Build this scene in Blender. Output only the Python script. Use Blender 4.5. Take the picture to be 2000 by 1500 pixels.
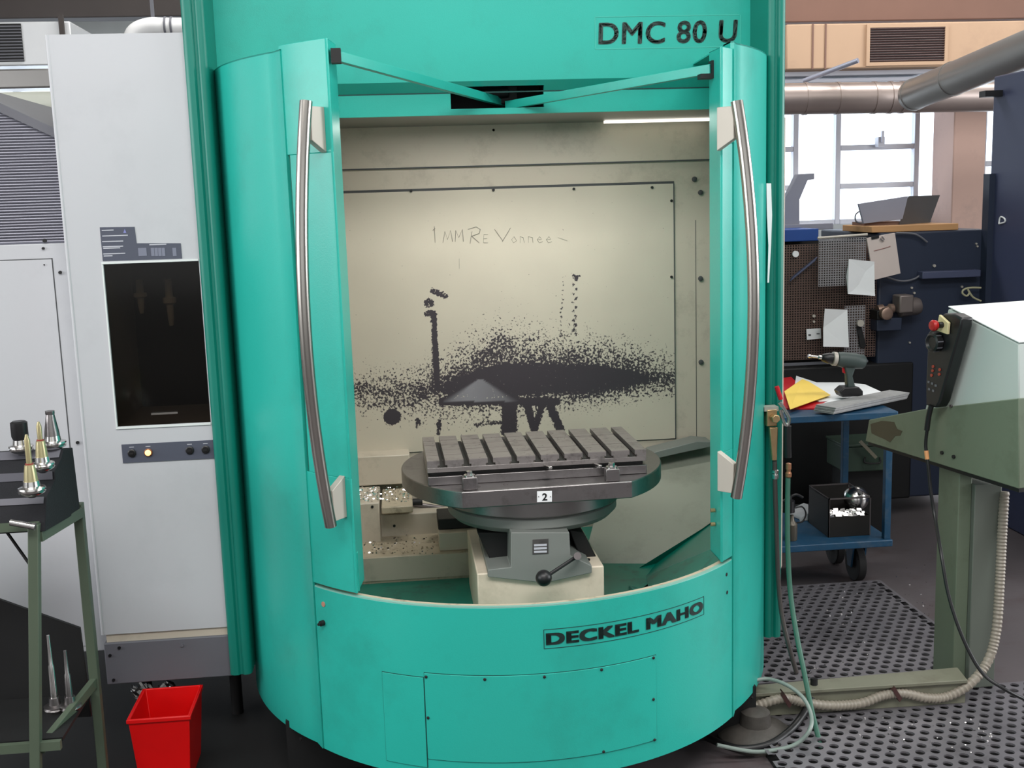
import bpy, math, random
from math import sin, cos, radians, pi, sqrt, atan2, degrees
from mathutils import Vector, Matrix, noise as mnoise
for o in list(bpy.data.objects): bpy.data.objects.remove(o)
scene = bpy.context.scene
C = scene.collection
rnd = random.Random(7)
V = Vector
# ------------------------------------------------------------------ camera
FPX = 2200.0; CAMZ = 1.70
PITCH, ROLL, YAW = radians(9.25), radians(1.78), radians(5.6)
cf = V((sin(YAW)*cos(PITCH), cos(YAW)*cos(PITCH), -sin(PITCH)))
_r = V((cos(YAW), -sin(YAW), 0)); _u = _r.cross(cf)
cr = _r*cos(ROLL) - _u*sin(ROLL); cu = _r*sin(ROLL) + _u*cos(ROLL)
cam = bpy.data.cameras.new('camera'); cam.sensor_width = 36; cam.lens = FPX/2000*36; cam.clip_end = 200
co = bpy.data.objects.new('camera', cam); C.objects.link(co); scene.camera = co
m = Matrix((cr, cu, -cf)).transposed().to_4x4(); m.translation = V((0, 0, CAMZ)); co.matrix_world = m
# ------------------------------------------------------------------ world, lights, exposure
w = bpy.data.worlds.new('world'); scene.world = w; w.use_nodes = True
bg = w.node_tree.nodes['Background']; bg.inputs[0].default_value = (0.95, 0.975, 1.0, 1); bg.inputs[1].default_value = 2.2
scene.view_settings.view_transform = 'Standard'; scene.view_settings.look = 'None'
scene.view_settings.gamma = 1; scene.view_settings.use_curve_mapping = False
scene.view_settings.exposure = 0.9
def area(name, loc, sx, sy, power, rot=(0, 0, 0), col=(1, 1, 1)):
    l = bpy.data.lights.new(name, 'AREA'); l.shape = 'RECTANGLE'; l.size = sx; l.size_y = sy; l.energy = power; l.color = col
    o = bpy.data.objects.new(name, l); C.objects.link(o); o.location = loc; o.rotation_euler = rot
area('hall_lamp', (-0.4, 0.2, 4.2), 5.0, 1.2, 105, (radians(18), 0, 0), (1, .99, .97))
area('hall_lamp', (3.2, 2.4, 4.3), 3.0, 0.8, 44, (0, 0, 0), (1, .99, .97))
area('hall_lamp', (2.0, 7.2, 4.3), 8, 0.6, 90, (0, 0, 0), (1, .98, .95))
area('fill_behind', (0.5, -3.7, 2.3), 7.0, 2.6, 25, (radians(90), 0, 0), (.96, .98, 1))  # unseen fill light added behind the camera to brighten front faces
area('fill_left', (-5.7, 1.2, 2.5), 5.0, 2.0, 122, (radians(90), 0, radians(-90)), (.97, .98, 1))  # fill light added at the left to lift the dark column sides
area('fill_right', (8.6, 2.6, 2.5), 6.0, 2.2, 230, (radians(90), 0, radians(90)), (.95, .975, 1))  # added fill from the right, brightening the pillar and right-hand sides

# ------------------------------------------------------------------ measuring helpers: a point seen at a pixel, at a known depth / height / plane
O = V((0, 0, CAMZ))
def ray(px, py): return cf + cr*((px-1000)/FPX) + cu*((750-py)/FPX)
def P(px, py, Y):
    d = ray(px, py); return O + d*(Y/d.y)
def Z(px, py, z):
    d = ray(px, py); return O + d*((z-CAMZ)/d.z)
def PL(px, py, p0, n):
    d = ray(px, py); return O + d*((p0-O).dot(n)/d.dot(n))
def proj(p):
    d = p-O; z = d.dot(cf); return 1000+FPX*d.dot(cr)/z, 750-FPX*d.dot(cu)/z
DC = V((.33, 3.62, 0)); DR = .80                     # the machine's round front
def onc(px, py, R=DR, c=DC):
    d = ray(px, py); ox, oy = -c.x, -c.y
    a = d.x*d.x+d.y*d.y; b = 2*(ox*d.x+oy*d.y); k = ox*ox+oy*oy-R*R
    t = (-b-sqrt(max(b*b-4*a*k, 0)))/2/a; q = O+d*t
    return atan2(q.x-c.x, c.y-q.y), q.z
def cp(th, R, z, c=DC): return V((c.x+R*sin(th), c.y-R*cos(th), z))

# ------------------------------------------------------------------ materials
def lin(c): return tuple((x/255/12.92 if x/255 <= .04045 else ((x/255+.055)/1.055)**2.4) for x in c)+(1,)
MATS = {}
def mat(name, rgb, rough=.5, metal=0., var=.08, scale=6., bump=0., bscale=60., spec=.5, dirt=None, dscale=5., damt=.0, coat=0., aniso=None):
    if name in MATS: return MATS[name]
    m = bpy.data.materials.new(name); m.use_nodes = True; nt = m.node_tree; N = nt.nodes; L = nt.links
    b = N['Principled BSDF']; b.inputs['Roughness'].default_value = rough; b.inputs['Metallic'].default_value = metal
    b.inputs['Specular IOR Level'].default_value = spec; b.inputs['Coat Weight'].default_value = coat
    tc = N.new('ShaderNodeTexCoord'); mp = N.new('ShaderNodeMapping'); L.new(tc.outputs['Object'], mp.inputs[0])
    if aniso: mp.inputs['Scale'].default_value = aniso
    n = N.new('ShaderNodeTexNoise'); n.inputs['Scale'].default_value = scale; n.inputs['Detail'].default_value = 5; L.new(mp.outputs[0], n.inputs[0])
    mx = N.new('ShaderNodeMix'); mx.data_type = 'RGBA'
    c = lin(rgb); mx.inputs[6].default_value = tuple(max(0, x*(1-var)) for x in c[:3])+(1,); mx.inputs[7].default_value = tuple(min(1, x*(1+var)) for x in c[:3])+(1,)
    L.new(n.outputs[0], mx.inputs[0]); out = mx.outputs[2]
    if dirt is not None:
        n2 = N.new('ShaderNodeTexNoise'); n2.inputs['Scale'].default_value = dscale; n2.inputs['Detail'].default_value = 8; n2.inputs['Roughness'].default_value = .7; L.new(tc.outputs['Object'], n2.inputs[0])
        rp = N.new('ShaderNodeMapRange'); rp.inputs[1].default_value = .52; rp.inputs[2].default_value = .75; rp.inputs[4].default_value = damt; L.new(n2.outputs[0], rp.inputs[0])
        m2 = N.new('ShaderNodeMix'); m2.data_type = 'RGBA'; L.new(rp.outputs[0], m2.inputs[0]); L.new(out, m2.inputs[6]); m2.inputs[7].default_value = lin(dirt); out = m2.outputs[2]
    L.new(out, b.inputs['Base Color'])
    if bump > 0:
        n3 = N.new('ShaderNodeTexNoise'); n3.inputs['Scale'].default_value = bscale; n3.inputs['Detail'].default_value = 4; L.new(mp.outputs[0], n3.inputs[0])
        bp = N.new('ShaderNodeBump'); bp.inputs['Strength'].default_value = bump; bp.inputs['Distance'].default_value = .002; L.new(n3.outputs[0], bp.inputs['Height']); L.new(bp.outputs[0], b.inputs['Normal'])
    MATS[name] = m; return m
TEAL = mat('teal_paint', (38, 173, 158), .34, var=.07, scale=2.5, bump=.12, bscale=300, dirt=(38, 120, 108), dscale=3, damt=.35)
TEALSH = mat('shaded_teal_paint', (6, 118, 103), .42, var=.06, scale=2.5, dirt=(20, 100, 90), dscale=4, damt=.3)  # darker copy of the teal paint, with the pillars' shade mixed in
TANK = mat('wet_teal_tank', (4, 122, 106), .25, var=.2, scale=9, dirt=(16, 62, 55), dscale=14, damt=.6)
CREAM = mat('cream_enamel', (196, 186, 170), .42, var=.05, scale=4, dirt=(96, 92, 76), dscale=9, damt=.35)
CREAMD = mat('cream_enamel_dirty', (184, 172, 150), .4, var=.12, scale=9, dirt=(80, 74, 56), dscale=18, damt=.9)
GREYW = mat('pale_grey_enamel', (190, 192, 196), .5, var=.02, scale=2, dirt=(165, 168, 172), dscale=2, damt=.4)
GREYK = mat('grey_skirt_enamel', (100, 101, 108), .55, var=.05)
STEEL = mat('machined_steel', (146, 142, 142), .34, metal=1, var=.22, scale=9, dirt=(62, 56, 56), dscale=10, damt=.6, bump=.1, bscale=200)
STEELD = mat('dark_ground_steel', (118, 112, 112), .42, metal=.85, var=.25, scale=14, dirt=(50, 46, 48), dscale=20, damt=.5)
STEELT = mat('slotted_plate_steel', (152, 146, 144), .42, metal=.8, var=.25, scale=5, aniso=(1, 9, 9), dirt=(60, 55, 55), dscale=30, damt=.6, bump=.2, bscale=80)
INOX = mat('brushed_stainless', (176, 172, 166), .26, metal=1, var=.08, scale=60, aniso=(1, 1, .03))
PALEM = mat('pale_cast_bracket', (188, 182, 172), .5, metal=.3, var=.06)
BLACK = mat('black_plastic', (22, 22, 24), .4, var=.2)
VOID = mat('dark_oily_steel', (16, 16, 17), .6, var=.4, scale=12)
RUBBER = mat('black_rubber', (26, 25, 26), .7, var=.2)
GREYCAST = mat('grey_cast_paint', (122, 126, 122), .5, var=.07)
LETTER = mat('black_lettering', (14, 38, 36), .5, var=.1)
LETTER2 = mat('grey_green_lettering', (52, 74, 70), .45, var=.1)
SEAM = mat('dark_seam', (10, 66, 62), .7, var=.1)
SEAMG = mat('grey_seam', (70, 72, 74), .7, var=.1)
SCRATCH = mat('pen_marks', (112, 110, 100), .7, var=.4, scale=60)
WHITEP = mat('white_paper', (236, 238, 240), .7, var=.03, scale=20)
CREAMP = mat('aged_paper', (206, 192, 186), .7, var=.06, scale=12)
YELLOWP = mat('yellow_card', (252, 214, 96), .6, var=.04)
REDP = mat('red_plastic', (196, 20, 36), .45, var=.08)
BINRED = mat('bin_red_plastic', (222, 6, 8), .4, var=.08, scale=12)
NAVY = mat('navy_enamel', (40, 48, 66), .45, var=.1, scale=5)
NAVYL = mat('slate_blue_enamel', (72, 78, 104), .5, var=.05)
BLUE = mat('blue_enamel', (32, 74, 148), .5, var=.08)
BLUET = mat('petrol_blue_paint', (26, 70, 100), .45, var=.25, scale=12, dirt=(90, 100, 110), dscale=20, damt=.5)
GUARD = mat('perforated_brown_sheet', (104, 84, 76), .5, metal=.4, var=.25, scale=5)
GUARDG = mat('perforated_grey_sheet', (150, 148, 150), .45, metal=.5, var=.15, scale=5)
GREENG = mat('grey_green_enamel', (100, 112, 94), .5, var=.12, scale=5, dirt=(60, 64, 44), dscale=5, damt=.5)
OILST = mat('oily_patch', (62, 58, 40), .5, var=.2)
PALEG = mat('pale_green_grey_enamel', (182, 192, 188), .48, var=.04)
PALETOP = mat('white_console_top', (222, 228, 226), .4, var=.02)
TRAYM = mat('black_tray_plastic', (17, 18, 24), .85, var=.15, bump=.5, bscale=250)
TRAYT = mat('grey_worn_plastic', (92, 92, 100), .55, var=.15)
FRAMEG = mat('sage_green_frame', (78, 90, 74), .5, var=.12, scale=9)
CHROME = mat('bright_steel', (210, 208, 206), .2, metal=1, var=.1, scale=30)
BRASS = mat('worn_brass', (190, 160, 120), .35, metal=.8, var=.2, scale=30)
COPPERT = mat('coated_drill', (168, 158, 120), .35, metal=.6, var=.2, scale=40)
FLOORM = mat('oily_concrete', (92, 86, 88), .38, var=.3, scale=2.2, dirt=(70, 48, 46), dscale=3, damt=.7, bump=.15, bscale=40)
PERF = mat('perforated_platform_steel', (128, 125, 130), .4, metal=.5, var=.2, scale=7, dirt=(56, 52, 54), dscale=4, damt=.7)
FLSHADE = mat('black_floor_shade', (9, 9, 10), .8, var=.4)  # near-black standing for shade on the floor below the cabinet
HOLESH = mat('black_hole_shade', (14, 13, 14), .5, var=.3)  # black that puts shade below the perforated holes
CONC = mat('tan_concrete', (182, 152, 126), .8, var=.1, scale=2, dirt=(160, 132, 112), dscale=1.5, damt=.7)
BEAMB = mat('brown_painted_beam', (122, 92, 80), .8, var=.08)
BEAMD = mat('dark_ceiling_beam', (70, 64, 62), .8, var=.1)
PINKW = mat('dusty_pink_plaster', (188, 158, 146), .8, var=.07, scale=3, dirt=(140, 128, 122), dscale=2, damt=.6)
WHITEW = mat('white_window_paint', (204, 206, 216), .5, var=.04)
DUCT = mat('galvanised_duct', (176, 162, 156), .38, metal=.75, var=.15, scale=5)
DUCTG = mat('grey_duct', (150, 148, 146), .35, metal=.7, var=.12, scale=5)
WOOD = mat('orange_pine_board', (196, 148, 100), .6, var=.15, scale=6, aniso=(1, 8, 8))
CORR = mat('ribbed_grey_hose', (142, 134, 122), .45, var=.15)
HOSEG = mat('green_rubber_hose', (64, 108, 92), .4, var=.12)
HOSEL = mat('grey_green_tube', (128, 140, 134), .35, var=.08)
BEAMP = mat('worn_grey_green_beam', (116, 116, 100), .5, var=.15, scale=8, dirt=(90, 84, 70), dscale=9, damt=.6)
TEALDRILL = mat('dark_teal_drill_housing', (62, 74, 72), .5, var=.1)
TOOLGRN = mat('dark_green_toolbox_paint', (52, 70, 58), .5, var=.15)
LABELM = mat('slate_label', (78, 82, 96), .5, var=.05)
LABELW = mat('pale_print', (188, 190, 198), .6, var=.05)
MESHM = mat('louvred_grey_mesh', (150, 150, 162), .5, metal=.3, var=.05)
CARTON = mat('pink_white_label', (214, 206, 204), .6, var=.05)
def glow(name, rgb, s):
    m = bpy.data.materials.new(name); m.use_nodes = True; b = m.node_tree.nodes['Principled BSDF']
    b.inputs['Base Color'].default_value = lin(rgb); b.inputs['Emission Color'].default_value = lin(rgb); b.inputs['Emission Strength'].default_value = s
    return m
AMBER = glow('lit_amber_button', (255, 196, 120), 1.2)
def glassm(name, rgb, alpha, rough=.05):
    m = bpy.data.materials.new(name); m.use_nodes = True; nt = m.node_tree; b = nt.nodes['Principled BSDF']
    b.inputs['Base Color'].default_value = (0.004, .004, .004, 1); b.inputs['Roughness'].default_value = rough
    t = nt.nodes.new('ShaderNodeBsdfTransparent'); t.inputs[0].default_value = lin(rgb)
    x = nt.nodes.new('ShaderNodeMixShader'); x.inputs[0].default_value = alpha
    nt.links.new(b.outputs[0], x.inputs[2]); nt.links.new(t.outputs[0], x.inputs[1]); nt.links.new(x.outputs[0], nt.nodes['Material Output'].inputs[0])
    return m
TINT = glassm('smoked_glass', (222, 212, 200), .45, .12)
GLASS = glassm('window_glass', (245, 250, 255), .05)

# wear material for the spray-worn back panel: density from a mesh attribute, grain from noise
def wear_mat():
    m = bpy.data.materials.new('chipped_cream_enamel'); m.use_nodes = True; nt = m.node_tree; N = nt.nodes; L = nt.links; b = N['Principled BSDF']
    tc = N.new('ShaderNodeTexCoord'); at = N.new('ShaderNodeAttribute'); at.attribute_name = 'wear'; at2 = N.new('ShaderNodeAttribute'); at2.attribute_name = 'mist'
    n = N.new('ShaderNodeTexNoise'); n.inputs['Scale'].default_value = 120; n.inputs['Detail'].default_value = 6; n.inputs['Roughness'].default_value = .62; L.new(tc.outputs['Object'], n.inputs[0])
    ad = N.new('ShaderNodeMath'); ad.operation = 'ADD'; L.new(at.outputs['Fac'], ad.inputs[0]); L.new(n.outputs[0], ad.inputs[1])
    rp = N.new('ShaderNodeMapRange'); rp.inputs[1].default_value = .985; rp.inputs[2].default_value = 1.015; L.new(ad.outputs[0], rp.inputs[0])
    n2 = N.new('ShaderNodeTexNoise'); n2.inputs['Scale'].default_value = 3.2; n2.inputs['Detail'].default_value = 6; L.new(tc.outputs['Object'], n2.inputs[0])
    c1 = N.new('ShaderNodeMix'); c1.data_type = 'RGBA'; c1.inputs[6].default_value = lin((184, 176, 162)); c1.inputs[7].default_value = lin((208, 200, 182)); L.new(n2.outputs[0], c1.inputs[0])
    c2 = N.new('ShaderNodeMix'); c2.data_type = 'RGBA'; c2.inputs[6].default_value = lin((60, 54, 60)); c2.inputs[7].default_value = lin((138, 136, 142)); L.new(at2.outputs['Fac'], c2.inputs[0])
    c3 = N.new('ShaderNodeMix'); c3.data_type = 'RGBA'; L.new(rp.outputs[0], c3.inputs[0]); L.new(c1.outputs[2], c3.inputs[6]); L.new(c2.outputs[2], c3.inputs[7]); L.new(c3.outputs[2], b.inputs['Base Color'])
    b.inputs['Roughness'].default_value = .42
    return m
WEAR = wear_mat()

# ------------------------------------------------------------------ mesh builder
WL = {}                                                # world location of every object's origin
class MB:
    def __init__(s): s.v = []; s.f = []
    def add(s, vs, fs):
        n = len(s.v); s.v += [tuple(x) for x in vs]; s.f += [tuple(i+n for i in f) for f in fs]; return s
    def box(s, x0, x1, y0, y1, z0, z1):
        vs = [(x, y, z) for x in (x0, x1) for y in (y0, y1) for z in (z0, z1)]
        return s.add(vs, [(0, 1, 3, 2), (4, 6, 7, 5), (0, 4, 5, 1), (2, 3, 7, 6), (0, 2, 6, 4), (1, 5, 7, 3)])
    def obox(s, c, ax, ay, az):                        # centre and three half-axis vectors
        c, ax, ay, az = V(c), V(ax), V(ay), V(az)
        vs = [c+ax*i+ay*j+az*k for i in (-1, 1) for j in (-1, 1) for k in (-1, 1)]
        return s.add(vs, [(0, 1, 3, 2), (4, 6, 7, 5), (0, 4, 5, 1), (2, 3, 7, 6), (0, 2, 6, 4), (1, 5, 7, 3)])
    def prism(s, poly, ext):                           # closed polygon extruded along a vector
        poly = [V(p) for p in poly]; ext = V(ext); n = len(poly)
        nr = V((0, 0, 0))
        for i in range(n): nr += poly[i].cross(poly[(i+1) % n])
        if nr.dot(ext) > 0: poly.reverse()
        vs = poly+[p+ext for p in poly]
        return s.add(vs, [tuple(range(n)), tuple(range(2*n-1, n-1, -1))]+[((i+1) % n, i, i+n, (i+1) % n+n) for i in range(n)])
    def cyl(s, a, b, r0, r1=None, n=16):
        a, b = V(a), V(b); r1 = r0 if r1 is None else r1; d = (b-a).normalized()
        x = d.orthogonal().normalized(); y = d.cross(x); vs = []
        for p, r in ((a, r0), (b, r1)):
            for i in range(n): t = 2*pi*i/n; vs.append(p+x*(r*cos(t))+y*(r*sin(t)))
        return s.add(vs, [tuple(range(n))[::-1], tuple(range(n, 2*n))]+[(i, (i+1) % n, (i+1) % n+n, i+n) for i in range(n)])
    def lathe(s, c, prof, n=32, axis=(0, 0, 1)):       # profile of (radius, distance along axis)
        c = V(c); d = V(axis).normalized(); x = d.orthogonal().normalized(); y = d.cross(x); vs = []
        for r, h in prof:
            for i in range(n): t = 2*pi*i/n; vs.append(c+d*h+x*(r*cos(t))+y*(r*sin(t)))
        fs = [tuple(range(n))[::-1], tuple(range((len(prof)-1)*n, len(prof)*n))]
        for k in range(len(prof)-1): fs += [(k*n+i, k*n+(i+1) % n, (k+1)*n+(i+1) % n, (k+1)*n+i) for i in range(n)]
        return s.add(vs, fs)
    def ball(s, c, r, n=16, sz=1.0):
        pr = [(max(.0004, r*sin(pi*i/10)), -r*sz*cos(pi*i/10)) for i in range(11)]
        return s.lathe(c, pr, n)
    def tube(s, pts, r, n=10, smooth=6, ribs=None):
        pts = [V(p) for p in pts]
        if smooth > 1 and len(pts) > 2:
            q = []
            for i in range(len(pts)-1):
                p0 = pts[max(i-1, 0)]; p1 = pts[i]; p2 = pts[i+1]; p3 = pts[min(i+2, len(pts)-1)]
                for k in range(smooth):
                    t = k/smooth
                    q.append(.5*((2*p1)+(p2-p0)*t+(2*p0-5*p1+4*p2-p3)*t*t+(3*p1-p0-3*p2+p3)*t**3))
            q.append(pts[-1]); pts = q
        if ribs:
            q = [pts[0]]
            for a, b in zip(pts, pts[1:]):
                k = max(1, int((b-a).length/ribs))
                q += [a.lerp(b, (j+1)/k) for j in range(k)]
            pts = q
        up = None; vs = []; m = len(pts)
        for i, p in enumerate(pts):
            d = (pts[min(i+1, m-1)]-pts[max(i-1, 0)]).normalized()
            up = d.orthogonal().normalized() if up is None else (up-d*up.dot(d)).normalized()
            y = d.cross(up); rr = r if not ribs else (r if i % 2 else r*.84)
            for k in range(n): t = 2*pi*k/n; vs.append(p+up*(rr*cos(t))+y*(rr*sin(t)))
        fs = [tuple(range(n))[::-1], tuple(range((m-1)*n, m*n))]
        for i in range(m-1): fs += [(i*n+k, i*n+(k+1) % n, (i+1)*n+(k+1) % n, (i+1)*n+k) for k in range(n)]
        return s.add(vs, fs)
    def arc(s, t0, t1, z0, z1, R0, R1, n=24, c=DC):    # slab bent round the drum, R1 outside
        vs = []
        for i in range(n+1):
            t = t0+(t1-t0)*i/n
            for R, z in ((R1, z0), (R1, z1), (R0, z1), (R0, z0)): vs.append(cp(t, R, z, c))
        fs = [(0, 3, 2, 1), tuple(4*n+k for k in (0, 1, 2, 3))]
        for i in range(n):
            a = 4*i
            for k in range(4): k2 = (k+1) % 4; fs.append((a+k, a+k2, a+4+k2, a+4+k)[::-1] if False else (a+k, a+k2, a+4+k2, a+4+k))
        return s.add(vs, fs)
    def build(s, name, mt, parent=None, loc=None, bevel=0., smooth=True, fix=True, seg=2):
        if loc is None: loc = WL[parent.name] if parent else V((0, 0, 0))
        loc = V(loc)
        me = bpy.data.meshes.new(name); me.from_pydata([tuple(V(v)-loc) for v in s.v], [], s.f); me.materials.append(mt)
        if fix:
            import bmesh
            bm = bmesh.new(); bm.from_mesh(me); bmesh.ops.recalc_face_normals(bm, faces=bm.faces); bm.to_mesh(me); bm.free()
        me.update()
        if smooth:
            me.polygons.foreach_set('use_smooth', [True]*len(me.polygons)); me.set_sharp_from_angle(angle=radians(35))
        o = bpy.data.objects.new(name, me); C.objects.link(o); WL[o.name] = loc
        if parent: o.parent = parent; o.location = loc-WL[parent.name]
        else: o.location = loc
        if bevel: md = o.modifiers.new('bevel', 'BEVEL'); md.width = bevel; md.segments = seg; md.limit_method = 'ANGLE'; md.angle_limit = radians(40); md.harden_normals = False
        return o
def tag(o, label=None, cat=None, group=None, kind=None):
    for k, v in (('label', label), ('category', cat), ('group', group), ('kind', kind)):
        if v: o[k] = v
    return o
def thing(name, loc, label, cat, group=None):
    o = bpy.data.objects.new(name, None); C.objects.link(o); o.location = loc; o.empty_display_size = .05; WL[o.name] = V(loc); tag(o, label, cat, group); return o
def rep(o, shift, parent=None):                       # a copy sharing the mesh
    c = o.copy(); C.objects.link(c); c.location = o.location+V(shift); WL[c.name] = WL[o.name]+V(shift)
    if parent: c.parent = parent
    for ch in list(o.children):
        d = ch.copy(); C.objects.link(d); d.parent = c; WL[d.name] = WL[ch.name]+V(shift)
        for g in ch.children:
            e = g.copy(); C.objects.link(e); e.parent = d; WL[e.name] = WL[g.name]+V(shift)
    return c
def text(body, name, mt, parent, fn, bold=0., loc=None, shifts=((0, 0),)):    # built-in font turned to mesh, fitted to fn(u, v) with u, v in 0..1
    cu_ = bpy.data.curves.new('text', 'FONT'); cu_.body = body; cu_.offset = bold; cu_.space_character = 1.08; cu_.resolution_u = 5
    o = bpy.data.objects.new('text', cu_); C.objects.link(o); bpy.context.view_layer.update()
    me = o.evaluated_get(bpy.context.evaluated_depsgraph_get()).to_mesh()
    vs = [v.co.copy() for v in me.vertices]; fs = [tuple(p.vertices) for p in me.polygons]
    x0 = min(v.x for v in vs); x1 = max(v.x for v in vs); y0 = min(v.y for v in vs); y1 = max(v.y for v in vs)
    bpy.data.objects.remove(o); bpy.data.curves.remove(cu_)
    par_ = list(range(len(vs)))                        # one object per letter: split into connected islands
    def find(a):
        while par_[a] != a: par_[a] = par_[par_[a]]; a = par_[a]
        return a
    for f in fs:
        for a in f[1:]: par_[find(a)] = find(f[0])
    isl = {}
    for f in fs: isl.setdefault(find(f[0]), []).append(f)
    W = x1-x0; H = y1-y0; out = []
    for k, ff in sorted(isl.items(), key=lambda kv: min(vs[a].x for f in kv[1] for a in f)):
        b = MB()
        for dx, dy in shifts:
            b.add([fn((v.x-x0)/W+dx, (v.y-y0)/H+dy) for v in vs], ff)
        used = sorted({a for f in b.f for a in f}); mp_ = {a: i for i, a in enumerate(used)}
        b.v = [b.v[a] for a in used]; b.f = [tuple(mp_[a] for a in f) for f in b.f]
        out.append(b.build(name, mt, parent, loc, smooth=False, fix=False))
    return out
def quadfn(a, b, c, d):                                # bottom-left, bottom-right, top-right, top-left
    return lambda u, v: (a*(1-u)+b*u)*(1-v)+(d*(1-u)+c*u)*v
def rodh(mb, p, d, r, h, n=6): return mb.cyl(p, V(p)+V(d)*h, r, n=n)

# ================================================================== SETTING
floor = MB().box(-6, 9, -4, 12, -.1, 0).build('floor', FLOORM); tag(floor, kind='structure')
YW = 10.0
xl, xr = P(1600, 300, YW).x, P(1860, 300, YW).x
zsill = P(1700, 436, YW).z; zhead = P(1700, 128, YW).z
wb = MB()
xa, xb = 2.4, P(1852, 300, YW).x
wb.box(-6, xa, YW, YW+.3, 2.95, 4.5); wb.box(-6, 9, YW, YW+.3, 0, .9)
wb.box(-6, -5.0, YW, YW+.3, .9, 2.95); wb.box(-1.2, xa, YW, YW+.3, .9, 2.95)
wb.box(xa, xb, YW, YW+.3, .9, zsill); wb.box(xa, 9, YW, YW+.3, zhead, 4.5)
xc = P(1920, 300, YW).x; wb.box(xb, xc, YW, YW+.3, .9, zhead); wb.box(xc+1.2, 9, YW, YW+.3, .9, zhead)
tag(wb.build('wall_back', mat('pale_back_wall', (178, 184, 186), .85)), kind='structure')
WALLM = mat('grey_hall_wall', (150, 150, 148), .85)
tag(MB().box(-6.2, -6, -4, 10.3, 0, 4.5).build('wall_left', WALLM), kind='structure')
tag(MB().box(9, 9.2, -4, 10.3, 0, 4.5).build('wall_right', WALLM), kind='structure')
tag(MB().box(-6.2, 9.2, -4.2, -4, 0, 4.5).build('wall_front', WALLM), kind='structure')
tag(MB().box(-6, 9, -4, YW, 4.5, 4.6).build('ceiling', mat('pale_ceiling', (190, 186, 180), .8)), kind='structure')
# left part of the back wall: window with dark head beam
tag(MB().box(-6, -.9, 8.9, 9.1, P(200, 38, 9).z, P(200, 38, 9).z+.35).build('trim_1', BEAMD, bevel=.01), kind='structure')
tag(MB().box(2.2, 9, 8.7, 8.95, P(1750, 44, 8.8).z, P(1750, 44, 8.8).z+.6).build('trim_2', BEAMB, bevel=.01), kind='structure')
# window 1: tall steel-framed window behind the workshop
def window(name, x0, x1, z0, z1, xs, zs, t=.024, y=YW+.08, barred=None):
    f = MB()
    for x in xs: f.box(x-t, x+t, y-.04, y+.04, z0, z1)
    for z in zs:
        for i, (a, b) in enumerate(zip(xs, xs[1:])):
            if barred is None or i in barred or z in (zs[0], zs[-1]): f.box(a+t, b-t, y-.035, y+.035, z-t, z+t)
    o = tag(f.build(name, WHITEW, bevel=.006), kind='structure')
    for i, (a, b) in enumerate(zip(xs, xs[1:])):
        zz_ = zs if barred is None or i in barred else [zs[0], zs[-1]]
        for c, d in zip(zz_, zz_[1:]): MB().box(a+t, b-t, y-.003, y+.003, c+t, d-t).build('pane', GLASS, o)
    return o
wx = [xa+.02, P(1300, 300, YW).x, P(1558, 300, YW).x, P(1641, 300, YW).x, P(1795, 300, YW).x, xb]
wz = [zsill+.02, P(1700, 362, YW).z, P(1700, 287, YW).z, zhead-.1]
win = window('window_1', xa, xb, zsill, zhead, wx, wz, barred=(0, 1, 3))
h = MB(); q = P(1719, 283, YW); h.box(q.x-.03, q.x+.03, YW-.03, YW+.05, q.z-.02, q.z+.07); h.box(q.x-.01, q.x+.01, YW-.06, YW-.03, q.z+.02, q.z+.12); h.build('window_latch', WHITEW, win)
window('window_2', xc, xc+1.2, .9, zhead, [xc+.03, xc+.6, xc+1.17], [.93, 1.9, zhead-.03])
window('window_3', -5, -1.2, .9, 2.95, [-4.97, -4.0, -3.1, -2.2, -1.23], [.93, 1.9, 2.92])
# plaster pier and cable conduit right of the window
tag(MB().box(P(1862, 300, 9.6).x, P(1925, 300, 9.6).x, 9.6, 9.99, 0, zhead).build('trim_3', PINKW, bevel=.01), kind='structure')
cd = MB(); q = P(1851, 215, 9.85); cd.cyl((q.x, 9.85, q.z), (q.x, 9.85, zsill), .025); 
for yy in (240, 290, 318, 410): z = P(1851, yy, 9.85).z; cd.box(q.x-.05, q.x+.05, 9.82, 9.9, z-.015, z+.015)
tag(cd.build('conduit', WHITEW), 'white vertical cable conduit with clips beside the tall window', 'conduit')

# overhead heater box with grille, right
Y = 8.2
hb = thing('air_heater', P(1750, 130, Y), 'tan overhead air duct box with a dark grille, above the tall window', 'duct')
x0, x1 = P(1536, 90, Y).x, P(2040, 90, Y).x; zt, zb = P(1750, 44, Y).z, P(1750, 132, Y).z
b = MB(); b.box(x0, x1, Y, Y+.45, zb, zt)
b.build('casing', CONC, hb, bevel=.01)
s = MB()
for px in (1587, 1612): x = P(px, 90, Y).x; s.box(x-.006, x+.006, Y-.006, Y, zb, zt)
s.build('seam', BEAMB, hb)
g0, g1 = P(1697, 90, Y).x, P(1843, 90, Y).x; gz1, gz0 = P(1770, 54, Y).z, P(1770, 121, Y).z
f = MB(); t = .025
f.box(g0-t, g1+t, Y-.02, Y, gz1, gz1+t); f.box(g0-t, g1+t, Y-.02, Y, gz0-t, gz0); f.box(g0-t, g0, Y-.02, Y, gz0, gz1); f.box(g1, g1+t, Y-.02, Y, gz0, gz1)
gf = f.build('grille_frame', CONC, hb)
MB().box(g0, g1, Y-.004, Y, gz0, gz1).build('grille_backing', VOID, hb)
n = 14; mdl = None
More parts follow.
